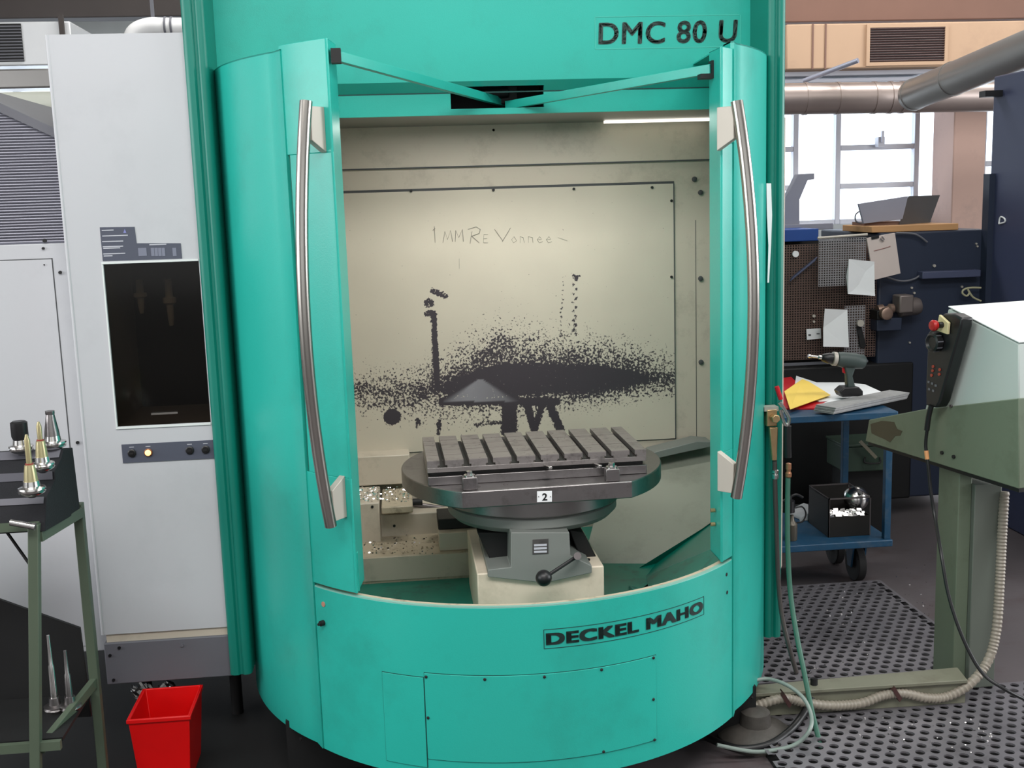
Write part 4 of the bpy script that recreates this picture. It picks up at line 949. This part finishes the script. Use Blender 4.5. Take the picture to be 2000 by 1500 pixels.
perf('perforated_platform', 1.0, P(1700, 1127, 4.62).x-.04, 3.56, 4.48, zp, 'perforated steel floor platform behind the grey green beam')
perf('perforated_platform', 1.05, 2.7, 2.6, 3.42, zp, 'perforated steel floor platform in the lower right foreground')
b = MB()
for k in range(320):
    px, py = rnd.uniform(1500, 1700), rnd.uniform(1150, 1330)
    if rnd.random() < .3: px, py = rnd.uniform(1740, 1900), rnd.uniform(1100, 1260)
    if rnd.random() < .2: px, py = rnd.uniform(1620, 1940), rnd.uniform(1400, 1470)
    q = Z(px, py, zp+.002) if not (px > 1740 and py < 1300) else Z(px, py, .002); s = rnd.uniform(.0015, .0035); a_ = rnd.uniform(0, pi); b.obox(q, (s*cos(a_), s*sin(a_), 0), (-s*sin(a_)*.5, s*cos(a_)*.5, s*.4), (0, 0, .0007))
tag(b.build('metal_chips', CHROME, smooth=False), 'bright metal chips scattered on the platforms and floor', 'chips', kind='stuff')
# beam with console post
zb2 = .12
cs_ = thing('control_console', (1.8, 3.5, 0), 'grey green control console on a post with a floor beam, right edge', 'console')
q = [Z(1440, 1357, zb2), Z(1470, 1338, zb2), Z(1870, 1303, zb2), Z(1890, 1328, zb2)]
MB().prism(q, (0, 0, -.012)).build('floor_beam', BEAMP, cs_, bevel=.002)
MB().prism([q[0]+V((0, .012, -.012)), q[3]+V((0, .012, -.012)), q[3]+V((0, .022, -.012)), q[0]+V((0, .022, -.012))], (0, 0, -.072)).build('beam_web', BEAMP, cs_)
pa, pb = Z(1860, 1315, zb2), Z(1922, 1322, zb2)
xpl, xpr = P(1868, 1100, 3.42).x, P(1945, 1100, 3.42).x
MB().box(xpl, xpl+.045, 3.42, 3.56, zp, .80).build('post', GREENG, cs_, bevel=.003)
MB().box(xpl+.045, xpr, 3.40, 3.53, zp, .74).build('post', mat('post_face_enamel', (100, 106, 98), .5, var=.08), cs_, bevel=.003)
# console shell: plane through A and B
zq = .8; A = Z(1690, 862, zq); B = Z(1960, 945, zq); dn = (B-A).normalized(); nn = dn.cross(V((0, 0, 1))).normalized()
def on(px, py, off=0.): return PL(px, py, A+nn*off, nn)
if nn.x > 0: nn = -nn
th_ = -nn*.30
back = -nn
skirt = [on(1697, 820), on(1690, 862), on(1990, 955), on(1990, 778), on(1800, 800)]
MB().prism(skirt, back*.03).build('lower_shroud', GREENG, cs_, bevel=.003)
ptop = on(1855, 600)
MB().prism([on(1852, 603, -.02), on(1806, 803, -.02), on(1990, 782, -.02), on(1990, 672, -.02)], back*.25).build('console_face', PALEG, cs_, bevel=.004)
tp = [on(1852, 600, -.018), on(1990, 670, -.018)]
b = MB(); b.prism([tp[0], tp[1], tp[1]+back*.5+V((0, 0, 0)), tp[0]+back*.5], (0, 0, .004)); b.build('console_top', PALETOP, cs_, bevel=.001)
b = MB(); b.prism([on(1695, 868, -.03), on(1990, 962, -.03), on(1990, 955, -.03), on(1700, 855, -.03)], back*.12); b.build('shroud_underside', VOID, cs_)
for px, py in ((1841, 884), (1864, 892)): q = on(px, py); MB().cyl(q, q+nn*.006, .006, n=10).build('screw', VOID, cs_)
q = on(1859, 793); MB().cyl(q, q+nn*.006, .005, n=10).build('screw', STEELD, cs_)
# oil stain as a thin uneven film on the shroud
sp_ = [(1700, 828), (1722, 822), (1746, 824), (1752, 838), (1762, 842), (1758, 851), (1748, 852), (1738, 864), (1728, 858), (1714, 852), (1702, 846)]
MB().prism([on(x, y, .0008) for x, y in sp_], back*.0008).build('oil_stain', OILST, cs_, smooth=False)
# pendant handwheel
pd = thing('pendant_control', on(1835, 720, .03), 'black handheld pendant with red stop button hanging on the console', 'pendant')
def onp(px, py): return on(px, py, .05)
MB().prism([onp(1843, 612), onp(1862, 613), onp(1879, 622), onp(1876, 640), onp(1835, 785), onp(1828, 797), onp(1808, 792), onp(1808, 745), onp(1812, 650)], back*.045).build('pendant_body', BLACK, pd, bevel=.006)
MB().prism([onp(1840, 614)+nn*.002, onp(1858, 630)+nn*.002, onp(1856, 653)+nn*.002, onp(1834, 645)+nn*.002], nn*.01).build('stop_plate', mat('cream_plate', (206, 196, 150), .5), pd, bevel=.002)
q = onp(1846, 634)+nn*.012; MB().cyl(q, q+nn*.016, .010, n=16).build('stop_collar', BLACK, pd)
q = q+nn*.02; MB().lathe(q, [(.008, 0), (.016, .004), (.018, .014), (.014, .02), (.001, .022)], 20, nn).build('stop_button', mat('signal_red', (170, 24, 24), .4), pd)
q = onp(1832, 668); w_ = MB(); w_.lathe(q, [(.026, 0), (.030, .004), (.030, .024), (.024, .028), (.018, .022), (.006, .022)], 36, nn); w_.build('hand_wheel', BLACK, pd)
for k in range(9): 
    a_ = 2*pi*k/9; e1 = V((0, 0, 1)); e2 = dn; c = q+nn*.014+e1*(.0302*cos(a_))+e2*(.0302*sin(a_)); MB().obox(c, nn*.010, (e1*(-sin(a_))+e2*cos(a_))*.002, (e1*cos(a_)+e2*sin(a_))*.001).build('wheel_rib', GREYK, pd)
for px, py in ((1823, 716), (1822, 724), (1820, 733), (1836, 722), (1835, 731)): q = onp(px, py); MB().cyl(q, q+nn*.003, .005, n=10).build('red_key', mat('red_key', (150, 60, 44), .5), pd)
for px, py in ((1814, 746), (1821, 749), (1828, 753), (1815, 760), (1823, 763)): q = onp(px, py); MB().obox(q, nn*.002, dn*.004, (0, 0, .0035)).build('grey_key', GREYK, pd)
cbl = thing('pendant_cable', onp(1817, 795), 'black cable falling from the pendant to the platform', 'cable')
MB().tube([onp(1819, 792), onp(1814, 812), onp(1810, 840)], .009, n=12).build('strain_relief', BLACK, cbl)
MB().cyl(onp(1809, 880), onp(1811, 897), .007, n=10).build('cable_tag', mat('orange_tag', (214, 150, 100), .5), cbl)
MB().tube([onp(1811, 838), onp(1808, 870), onp(1813, 910), onp(1818, 960), onp(1826, 1010), P(1838, 1080, 3.3), P(1852, 1160, 3.25), P(1878, 1240, 3.2), P(1915, 1310, 3.15), P(1960, 1345, 3.1), P(2010, 1370, 3.1)], .0055, n=10).build('cable', BLACK, cbl)
# ribbed hose
rh = thing('ribbed_hose', P(1700, 1372, 3.3), 'ribbed grey conduit hose lying along the beam and rising at the right edge', 'hose')
MB().tube([P(1440, 1395, 3.3), P(1480, 1378, 3.3), P(1530, 1364, 3.3), P(1570, 1372, 3.3), P(1620, 1378, 3.3), P(1680, 1374, 3.3), P(1725, 1358, 3.3), P(1765, 1354, 3.3), P(1810, 1363, 3.3), P(1850, 1360, 3.3), P(1895, 1335, 3.3), P(1930, 1290, 3.32), P(1946, 1230, 3.34), P(1952, 1150, 3.36), P(1957, 1050, 3.38), P(1962, 960, 3.40)], .0165, n=14, ribs=.0055).build('hose_body', CORR, rh)
for px, py in ((1533, 1364), (1748, 1352)):
    q = P(px, py, 3.3); MB().obox(q, (.004, 0, .006), (0, .019, 0), (-.012, 0, .02)).build('cable_tie', mat('dark_red_tie', (70, 44, 42), .5), rh)
# loose lump/dark tubes at the machine foot
lm = thing('foot_casting', P(1480, 1420, 3.3), 'oily dark round levelling foot under the right side of the machine', 'machine foot')
q = Z(1475, 1430, .02); q.z = 0
MB().lathe(q, [(.12, 0), (.12, .02), (.10, .035), (.05, .05), (.045, .09), (.02, .10)], 28).build('foot_disc', mat('greasy_cast_iron', (72, 68, 64), .5, var=.4, scale=30, bump=.8, bscale=60), lm)
lo = thing('black_hose', Z(1450, 1450, .03), 'thick black hose on the floor around the levelling foot', 'hose')
MB().tube([Z(1380, 1440, .03), Z(1440, 1462, .03), Z(1500, 1455, .03), Z(1545, 1425, .04), Z(1575, 1385, .06), Z(1588, 1350, .1), Z(1590, 1325, .14)], .012, n=12).build('tube', BLACK, lo)

# ================================================================== BLUE TROLLEY
YT0, YT1 = 4.42, 4.93; zt3 = P(1700, 806, YT0).z; tx1 = P(1755, 800, YT0).x; tx0 = 1.40; zl3 = P(1650, 1060, YT0).z
tz = thing('workshop_trolley', (1.75, 4.6, 0), 'petrol blue two-shelf workshop trolley on castors, right of the machine', 'trolley')
MB().box(tx0, tx1, YT0, YT1, zt3-.03, zt3).build('top_shelf', BLUET, tz, bevel=.004)
MB().box(tx0, tx1-.01, YT0, YT1, zl3-.03, zl3).build('bottom_shelf', BLUET, tz, bevel=.004)
for x in (tx0+.02, tx1-.03):
    for y in (YT0+.012, YT1-.04): MB().box(x-.014, x+.014, y, y+.028, zl3, zt3-.03).build('leg', BLUET, tz, bevel=.002)
for x in (tx0+.08, tx1-.10):
    for y in (YT0+.17, YT1-.1):
        MB().cyl((x-.018, y, .085), (x+.018, y, .085), .082, n=28).build('castor_wheel', RUBBER, tz, bevel=.004)
        b = MB(); b.prism([(x-.032, y-.05, zl3-.03), (x-.032, y+.05, zl3-.03), (x-.032, y+.015, .07), (x-.032, y-.02, .07)], (.008, 0, 0)); b.prism([(x+.024, y-.05, zl3-.03), (x+.024, y+.05, zl3-.03), (x+.024, y+.015, .07), (x+.024, y-.02, .07)], (.008, 0, 0)); b.build('castor_fork', BLUET, tz)
def sheet(name, pxs, zz, mt, label, cat, t=.002, group=None, rise=None):
    pts_ = [Z(x, y, zz+(rise[i] if rise else 0)) for i, (x, y) in enumerate(pxs)]
    return tag(MB().prism(pts_, (0, 0, t)).build(name, mt, smooth=False), label, cat, group)
zs_ = zt3+.001
sheet('folder', [(1520, 742), (1545, 738), (1555, 748), (1640, 775), (1600, 800), (1530, 800)], zs_, REDP, 'red folder under the papers at the left of the trolley top', 'folder', .006)
sheet('paper', [(1555, 735), (1595, 748), (1655, 748), (1690, 752), (1725, 768), (1680, 780), (1600, 785), (1550, 770)], zs_+.008, WHITEP, 'white printed sheet under the drill on the trolley', 'paper', .003)
sheet('paper', [(1600, 793), (1645, 772), (1700, 768), (1697, 780), (1625, 806)], zs_+.013, WHITEP, 'white sheets sticking out below the yellow card', 'paper', .004)
sheet('envelope', [(1532, 765), (1567, 741), (1580, 746), (1622, 772), (1590, 783), (1543, 800)], zs_+.02, YELLOWP, 'yellow card lying on top of the trolley papers', 'card', .002, rise=[0, .012, .012, 0, 0, 0])
mg = thing('magazine', Z(1680, 795, zs_), 'curled grey printed catalogue at the front right of the trolley top', 'magazine')
q0, q1 = Z(1608, 805, zs_+.012), Z(1752, 775, zs_+.012); d_ = (q1-q0); s_2 = d_.normalized().cross(V((0, 0, 1)))
for k in range(5): MB().obox((q0+q1)/2+V((0, 0, .006*k))+s_2*(.003*k), d_/2, s_2*.05, (0, 0, .0024)).build('page_bundle', mat('grey_print_%d' % (k % 2), (150+30*(k % 2),)*3, .5, var=.3, scale=40), mg)
# cordless drill standing on its battery
YD = 4.66
dr_ = thing('cordless_drill', P(1655, 775, YD), 'dark grey green cordless drill standing on the trolley, bit pointing left', 'drill')
ax = [P(1632, 701, YD), P(1696, 708, YD)]
dv = (ax[1]-ax[0]).normalized()
MB().lathe(ax[0], [(.018, 0), (.030, .008), (.034, .03), (.034, .09), (.030, .125), (.024, .132)], 20, dv).build('motor_housing', TEALDRILL, dr_)
MB().lathe(ax[0]-dv*.006, [(.024, -.010), (.030, -.008), (.030, .008), (.024, .010)], 20, dv).build('torque_ring', PALEM, dr_)
MB().lathe(ax[0]-dv*.014, [(.024, 0), (.024, .02), (.016, .045), (.010, .05)], 18, -dv).build('chuck', BLACK, dr_)
MB().lathe(ax[0]-dv*.062, [(.009, 0), (.009, .015), (.005, .018), (.005, .05), (.008, .052), (.008, .062)], 12, -dv).build('bit', CHROME, dr_)
MB().prism([P(x, y, YD-.016) for x, y in ((1650, 716), (1672, 718), (1666, 735), (1672, 758), (1655, 758), (1654, 735))], (0, .032, 0)).build('grip', TEALDRILL, dr_, bevel=.006)
MB().prism([P(x, y, YD-.035) for x, y in ((1640, 766), (1650, 757), (1678, 756), (1686, 764), (1686, 774), (1645, 776))], (0, .07, 0)).build('battery', BLACK, dr_, bevel=.004)
MB().prism([P(x, y, YD-.006) for x, y in ((1646, 718), (1652, 718), (1652, 730), (1647, 728))], (0, .012, 0)).build('trigger', REDP, dr_)
# crate with reflector bowl on lower shelf
zs3 = zl3+.001
YQ = 4.50
q0, q1 = P(1618, 1045, YQ), P(1700, 1044, YQ); ztb = P(1660, 973, YQ).z
cr_ = thing('parts_crate', (q0.x, YQ, zs3), 'dark open metal crate on the bottom shelf of the trolley', 'crate')
b = MB(); tub(b, q0.x, q1.x, YQ, YQ+.24, zs3, zs3+(ztb-zs3)*.52, .001, .003); b.build('crate_body', mat('dark_crate_steel', (40, 38, 36), .5, metal=.4), cr_)
b = MB(); zz = ztb; w2 = .003
b.box(q0.x, q1.x, YQ, YQ+.005, zz-w2, zz+w2); b.box(q0.x, q1.x, YQ+.235, YQ+.24, zz-w2, zz+w2); b.box(q0.x, q0.x+.005, YQ, YQ+.24, zz-w2, zz+w2); b.box(q1.x-.005, q1.x, YQ, YQ+.24, zz-w2, zz+w2)
for x in (q0.x, q1.x-.005):
    for y in (YQ, YQ+.235): b.box(x, x+.005, y, y+.005, zs3, zz)
b.build('crate_rim', STEELD, cr_)
b = MB(); b.box(q0.x, q0.x+.003, YQ, YQ+.24, zs3, zz); b.box(q0.x, q1.x, YQ+.237, YQ+.24, zs3, zz); b.build('crate_side', mat('dark_crate_steel', (40, 38, 36)), cr_)
qq = P(1672, 972, YQ+.11); ld = thing('metal_bowl', qq, 'round polished steel dome lying in the metal crate', 'bowl')
dd2 = V((0, -.75, .62)).normalized()
MB().lathe(qq, [(.055, -.012), (.056, 0), (.050, .018), (.036, .034), (.018, .043), (.001, .045)], 30, dd2).build('dome', CHROME, ld)
MB().cyl(qq+dd2*.043, qq+dd2*.055, .009, n=12).build('dome_knob', BLACK, ld)
b = MB()
for k in range(70):
    c = V((rnd.uniform(q0.x+.02, q1.x-.02), rnd.uniform(YQ+.01, YQ+.1), zs3+(ztb-zs3)*.52+rnd.uniform(-.01, .008))); s = rnd.uniform(.005, .012); b.obox(c, (s, s*rnd.uniform(-.5, .5), 0), (0, s*.4, s*.5), (0, -s*.2, s*.3))
tag(b.build('metal_scraps', CHROME, smooth=False), 'shiny metal scraps filling the crate on the trolley', 'scrap', kind='stuff')
# oil can, rags
YO = 4.50
oc = thing('oil_can', P(1545, 1045, YO), 'small black oil can with a wire handle at the left of the bottom shelf', 'oil can')
qb = P(1546, 1045, YO); qb.z = zs3
MB().lathe(qb, [(.022, 0), (.024, .004), (.024, .07), (.012, .085), (.008, .11)], 20).build('can_body', mat('tarnished_can', (96, 90, 80), .4, metal=.4), oc)
MB().lathe(P(1540, 1000, YO), [(.026, 0), (.026, .05), (.014, .058), (.014, .075)], 16).build('pump_head', BLACK, oc)
MB().tube([P(1540, 972, YO), P(1555, 966, YO), P(1568, 972, YO)], .006).build('spout', BLACK, oc)
MB().tube([P(1553, 992, YO), P(1567, 990, YO), P(1574, 1003, YO), P(1568, 1018, YO), P(1556, 1021, YO)], .0035).build('can_handle', BLACK, oc)
rg = MB(); nx_ = 12
base = Z(1590, 1010, zs3)
vs_ = []
for j in range(nx_+1):
    for i in range(nx_+1):
        u_, v_ = i/nx_, j/nx_; hh_ = .012+.03*abs(sin(5*u_+2*v_))*abs(cos(3.3*v_-u_))*(1-abs(2*u_-1))
        vs_.append((base.x-.09+.15*u_+.01*sin(9*v_), base.y-.06+.2*v_+.01*sin(7*u_), zs3+hh_ if 0 < i < nx_ and 0 < j < nx_ else zs3+.002))
rg.add(vs_, [(j*(nx_+1)+i, j*(nx_+1)+i+1, (j+1)*(nx_+1)+i+1, (j+1)*(nx_+1)+i) for j in range(nx_) for i in range(nx_)])
rgo = rg.build('rag', mat('pale_rag', (176, 178, 180), .9, var=.1, scale=20), fix=False); md = rgo.modifiers.new('s', 'SOLIDIFY'); md.thickness = .003
tag(rgo, 'crumpled pale rag on the bottom shelf beside the crate', 'rag')
# green toolbox further back on the floor
YX = 5.02
q0, q1 = P(1648, 922, YX), P(1738, 918, YX); zx1 = P(1690, 872, YX).z; zx0 = P(1690, 921, YX).z
tg = thing('toolbox', (q0.x, YX, zx0), 'dark green metal toolbox with a handle, seen beneath the trolley top', 'toolbox')
MB().box(q0.x, q1.x, YX, YX+.22, zx0, zx1).build('box_body', TOOLGRN, tg, bevel=.006)
MB().box(q0.x-.004, q1.x+.004, YX-.004, YX+.224, zx1, zx1+.012).build('box_lid', TOOLGRN, tg, bevel=.003)
MB().tube([P(1690, 893, YX-.01), P(1690, 904, YX-.02), P(1718, 904, YX-.02), P(1718, 893, YX-.01)], .004).build('box_handle', VOID, tg)
for k, (a_, b_) in enumerate((((1700, 873), (1660, 862)), ((1712, 898), (1692, 872)))):
    pass
tag(MB().obox((P(1680, 862, YX-.03)+P(1711, 894, YX-.03))/2, (P(1711, 894, YX-.03)-P(1680, 862, YX-.03))/2, (.006, 0, .005), (0, .004, 0)).build('file', mat('file_steel', (132, 128, 112), .5, metal=.4)), 'flat pale file leaning on the front of the green toolbox', 'file')
MB().box(q0.x+.02, q1.x-.02, YX+.03, YX+.2, 0, zx0).build('box_stand', VOID, tg)

# ================================================================== DARK BACKGROUND MACHINE, right
YM = 5.5
dm = thing('lathe', (P(1720, 800, YM).x, YM, 0), 'dark navy machine tool with a perforated guard, behind the trolley', 'machine')
mx0, mx1 = P(1715, 600, YM).x, P(1924, 600, YM).x
mz1 = P(1800, 452, YM).z
MB().box(mx0, mx1, YM, YM+.8, .10, mz1).build('machine_body', NAVY, dm, bevel=.01)
MB().box(P(1500, 600, YM).x, mx0, YM+.25, YM+.8, .10, P(1600, 470, YM+.25).z).build('guard_backing', VOID, dm)
MB().box(P(1480, 600, YM).x, P(1780, 780, YM).x, YM-.02, YM+.24, .1, P(1600, 716, YM-.02).z).build('machine_bed', VOID, dm, bevel=.01)
MB().box(P(1500, 460, YM).x, P(1602, 460, YM).x, YM+.02, YM+.6, P(1560, 472, YM).z, P(1560, 448, YM).z).build('blue_cover', BLUE, dm, bevel=.004)
MB().box(P(1802, 532, YM-.06).x, P(1916, 532, YM-.06).x, YM-.06, YM, P(1860, 541, YM).z, P(1860, 527, YM).z).build('ledge', NAVYL, dm, bevel=.004)
def lattice(px0_, px1_, py0_, py1_, Yl, nx_, ny_, mt, par, name='perforated_guard'):
    a, c = P(px0_, py1_, Yl), P(px1_, py0_, Yl); b = MB(); dx_, dz_ = (c.x-a.x)/nx_, (c.z-a.z)/ny_; f_ = .2
    for j in range(ny_):
        for i in range(nx_):
            X, Zz = a.x+dx_*i, a.z+dz_*j
            o_ = [(X, Zz), (X+dx_, Zz), (X+dx_, Zz+dz_), (X, Zz+dz_)]; n_ = [(X+dx_*f_, Zz+dz_*f_), (X+dx_*(1-f_), Zz+dz_*f_), (X+dx_*(1-f_), Zz+dz_*(1-f_)), (X+dx_*f_, Zz+dz_*(1-f_))]
            b.add([(p, Yl, q) for p, q in o_]+[(p, Yl, q) for p, q in n_]+[(p, Yl+.003, q) for p, q in n_], [(k, (k+1) % 4, (k+1) % 4+4, k+4) for k in range(4)]+[(k+4, (k+1) % 4+4, (k+1) % 4+8, k+8) for k in range(4)])
    return b.build(name, mt, par, smooth=False, fix=False)
lattice(1490, 1714, 472, 706, YM-.02, 44, 46, GUARD, dm)
lattice(1598, 1692, 463, 560, YM-.10, 19, 20, GUARDG, dm)
lattice(1648, 1690, 596, 700, YM-.10, 8, 20, GUARDG, dm)
b = MB(); q0, q1 = P(1597, 465, YM-.10), P(1694, 458, YM-.10); b.cyl(q0, q1, .006, n=8); b.build('guard_rail', PALEM, dm)
b = MB(); q0, q1 = P(1490, 708, YM-.02), P(1694, 704, YM-.02); b.box(q0.x, q1.x, YM-.03, YM-.01, q1.z-.008, q1.z+.004); b.build('guard_rail', GREYK, dm)
b = MB(); b.obox((P(1545, 545, YM-.06)+P(1593, 506, YM-.06))/2, (P(1593, 506, YM-.06)-P(1545, 545, YM-.06))/2, (.008, 0, .012), (0, .012, 0)); b.build('guard_handle', NAVYL, dm, bevel=.003)
q = P(1553, 496, YM-.03); MB().cyl(q, q+V((0, -.01, 0)), .016, n=18).build('round_cap', WHITEP, dm)
q = P(1679, 631, YM-.12); MB().cyl(q, q+V((0, -.015, 0)), .017, n=18).build('lever_cap', PALEM, dm)
MB().prism([P(x, y, YM-.115) for x, y in ((1674, 638), (1683, 638), (1692, 675), (1688, 682), (1680, 678))], (0, .01, 0)).build('guard_lever', VOID, dm, bevel=.002)
for px, py, r in ((1589, 617, .008), (1589, 628, .006), (1780, 562, .006), (1785, 572, .006), (1878, 560, .006), (1824, 519, .008), (1906, 476, .005), (1908, 481, .005), (1776, 669, .005)):
    q = P(px, py, YM-.025 if px < 1700 else YM); MB().cyl(q, q+V((0, -.008, 0)), r, n=8).build('screw', PALEM, dm)
# papers on it
def hang(name, pts_, Yh, mt, label, cat, group=None):
    return tag(MB().prism([P(x, y, Yh+.01*((i % 3)-1)) for i, (x, y) in enumerate(pts_)], (0, .002, 0)).build(name, mt, smooth=False), label, cat, group)
hang('paper', [(1658, 506), (1708, 511), (1707, 540), (1709, 578), (1656, 574), (1653, 540)], YM-.13, WHITEP, 'white sheet pinned left of the clipboard on the dark machine', 'paper')
hang('paper', [(1611, 603), (1655, 605), (1655, 650), (1658, 678), (1608, 677), (1608, 640)], YM-.13, WHITEP, 'white sketched sheet pinned on the perforated guard, below the other papers', 'paper')
tg_ = thing('tag_card', P(1590, 650, YM-.04), 'small white tag with two printed marks on the perforated guard', 'tag')
MB().prism([P(1575, 643, YM-.04), P(1603, 641, YM-.04), P(1604, 661, YM-.04), P(1576, 664, YM-.04)], (0, .002, 0)).build('card', WHITEP, tg_)
MB().prism([P(1579, 653, YM-.042), P(1584, 653, YM-.042), P(1584, 656, YM-.042), P(1579, 656, YM-.042)], (0, .001, 0)).build('print_mark', SEAMG, tg_)
MB().prism([P(1595, 651, YM-.042), P(1601, 651, YM-.042), P(1601, 653, YM-.042), P(1595, 653, YM-.042)], (0, .001, 0)).build('print_mark', SEAMG, tg_)
cbp = thing('clipboard', P(1725, 455, YM-.11), 'tilted clipboard of aged papers hanging from the machine edge', 'clipboard')
MB().prism([P(x, y, YM-.11) for x, y in ((1693, 465), (1748, 455), (1759, 534), (1707, 547))], (0, .01, 0)).build('paper_stack', CREAMP, cbp, bevel=.001)
MB().prism([P(x, y, YM-.115) for x, y in ((1702, 463), (1717, 460), (1717, 465), (1703, 468))], (0, .006, 0)).build('clip', VOID, cbp)
MB().tube([P(1722, 462, YM-.118), P(1727, 468, YM-.118), P(1724, 470, YM-.118), P(1719, 466, YM-.118)], .003, n=6).build('clip_ring', CHROME, cbp)
MB().tube([P(1707, 490, YM-.1125), P(1718, 487, YM-.1125), P(1726, 485, YM-.1125), P(1739, 481, YM-.1125)], .002, n=5).build('writing', mat('faint_red_pen', (160, 120, 116), .7), cbp)
# pneumatic motor fitting
pm = thing('motor_unit', P(1750, 600, YM-.05), 'tarnished cast motor and valve unit on the dark machine front', 'motor')
MB().lathe(P(1764, 601, YM-.07), [(.03, -.03), (.045, -.02), (.045, .07), (.038, .085), (.02, .09)], 22, (1, 0, .08)).build('motor_drum', mat('tarnished_alloy', (126, 116, 112), .45, metal=.5, var=.2), pm)
MB().box(P(1749, 576, YM-.07).x, P(1777, 576, YM-.07).x, YM-.12, YM-.03, P(1760, 610, YM-.07).z, P(1760, 575, YM-.07).z).build('terminal_box', mat('tarnished_alloy', (126, 116, 112)), pm, bevel=.008)
MB().lathe(P(1745, 602, YM-.07), [(.022, 0), (.026, .02), (.016, .03), (.016, .05), (.028, .055), (.028, .085)], 16, (-1, 0, -.1)).build('gear_neck', mat('tan_alloy', (150, 126, 112), .4, metal=.6), pm)
MB().lathe(P(1728, 612, YM-.12), [(.03, 0), (.03, .03), (.022, .034), (.01, .034)], 16, (0, -1, 0)).build('valve_flange', mat('tan_alloy', (150, 126, 112)), pm)
MB().box(P(1712, 600, YM-.1).x, P(1740, 600, YM-.1).x, YM-.11, YM, P(1720, 620, YM).z, P(1720, 602, YM).z).build('valve_block', VOID, pm, bevel=.004)
MB().box(P(1697, 618, YM).x, P(1745, 618, YM).x, YM-.10, YM, P(1720, 642, YM).z, P(1720, 618, YM).z).build('bracket', NAVY, pm, bevel=.004)
lp1 = MB().tube([P(1916, 562, YM-.05), P(1895, 562, YM-.05), P(1882, 566, YM-.05), P(1880, 573, YM-.05), P(1888, 578, YM-.05), P(1893, 572, YM-.05), P(1890, 565, YM-.05), P(1900, 580, YM-.05), P(1916, 588, YM-.05)], .005, n=8).build('wire', mat('cream_wire', (176, 172, 140), .5))
tag(lp1, 'cream wire with a small loop by the navy cabinet', 'wire')
tag(MB().tube([P(1730, 541, YM-.02), P(1760, 549, YM-.02), P(1785, 545, YM-.02), P(1800, 535, YM-.02)], .005, n=8).build('wire', GREYK), 'grey cable drooping below the clipboard', 'wire')
tag(MB().tube([P(1750, 455, YM-.02), P(1778, 456, YM-.02), P(1795, 461, YM-.02), P(1811, 473, YM-.02)], .005, n=8).build('wire', GREYK), 'grey cable curving over the dark machine top beside the clipboard', 'wire')
# things on top of the dark machine / sill
bd = MB().box(P(1690, 450, YM+.1).x, P(1857, 450, YM+.1).x, YM+.02, YM+.4, mz1+.001, P(1760, 440, YM+.02).z).build('wood_board', WOOD, bevel=.003)
tag(bd, 'orange pine board lying on the dark machine', 'board')
hp = thing('chip_guard', P(1740, 440, YM+.15), 'grey sheet metal guard box propped open on the pine board', 'guard')
zb_0 = P(1760, 440, YM+.02).z
MB().prism([P(x, y, YM+.12) for x, y in ((1677, 398), (1774, 383), (1763, 428), (1687, 437))], (0, .02, 0)).build('front_plate', NAVYL if False else mat('pale_slate', (150, 150, 164), .5), hp, bevel=.002)
MB().add([P(1774, 383, YM+.12), P(1836, 381, YM+.3), P(1814, 441, YM+.3), P(1755, 441, YM+.12), P(1774, 383, YM+.14), P(1836, 381, YM+.32), P(1814, 441, YM+.32), P(1755, 441, YM+.14)], [(0, 1, 2, 3), (7, 6, 5, 4), (0, 4, 5, 1), (1, 5, 6, 2), (2, 6, 7, 3), (3, 7, 4, 0)]).build('side_plate', mat('dark_grey_plate', (86, 84, 84), .5, metal=.3), hp)
MB().box(P(1690, 440, YM+.13).x, P(1760, 440, YM+.13).x, YM+.14, YM+.3, zb_0, P(1700, 434, YM+.13).z).build('guard_foot', BEAMB, hp)
MB().tube([P(1678, 413, YM+.12), P(1671, 420, YM+.12), P(1672, 432, YM+.12), P(1683, 436, YM+.12)], .004, n=8).build('side_handle', GREYK, hp)
bk = thing('lamp_arm', P(1545, 435, YM+.3), 'grey angled machine lamp arm against the window, beside the teal pillar', 'lamp')
MB().prism([P(x, y, YM+.3) for x, y in ((1530, 395), (1558, 340), (1591, 338), (1591, 350), (1578, 352), (1562, 390), (1562, 440), (1530, 440))], (0, .05, 0)).build('arm_casting', mat('pale_slate', (150, 150, 164)), bk, bevel=.004)
MB().box(P(1500, 440, YM+.3).x, P(1625, 440, YM+.3).x, YM+.28, YM+.5, P(1580, 449, YM+.3).z, P(1580, 437, YM+.3).z).build('arm_base', mat('pale_slate', (150, 150, 164)), bk, bevel=.003)
# tall navy cabinet at the right edge
YN = 4.9
nc = thing('tall_cabinet', (P(1930, 400, 5.5).x, 5.5, 0), 'tall navy steel cabinet standing at the right edge', 'cabinet')
nx0 = P(1930, 400, 5.5).x; nz1 = P(1932, 150, 5.5).z
MB().box(nx0, nx0+.7, 4.3, 5.49, 0, nz1).build('cabinet_body', mat('navy_cabinet', (62, 68, 96), .45, var=.06), nc, bevel=.008)
MB().box(nx0-.03, nx0, 5.44, 5.5, 0, P(1915, 340, 5.5).z).build('edge_channel', NAVY, nc)
MB().box(nx0-.09, nx0, 5.40, 5.46, P(1915, 190, 5.43).z, P(1915, 178, 5.43).z).build('bracket', BLACK, nc)
q0 = nx0-.003
def sd_(px, py): return PL(px, py, V((q0, 0, 0)), V((1, 0, 0)))
MB().tube([sd_(1951, 437), sd_(1954, 424), sd_(1962, 427), sd_(1962, 434), sd_(1951, 437)], .004, n=6).build('painted_mark', WHITEP, nc)

bpy.context.view_layer.update()
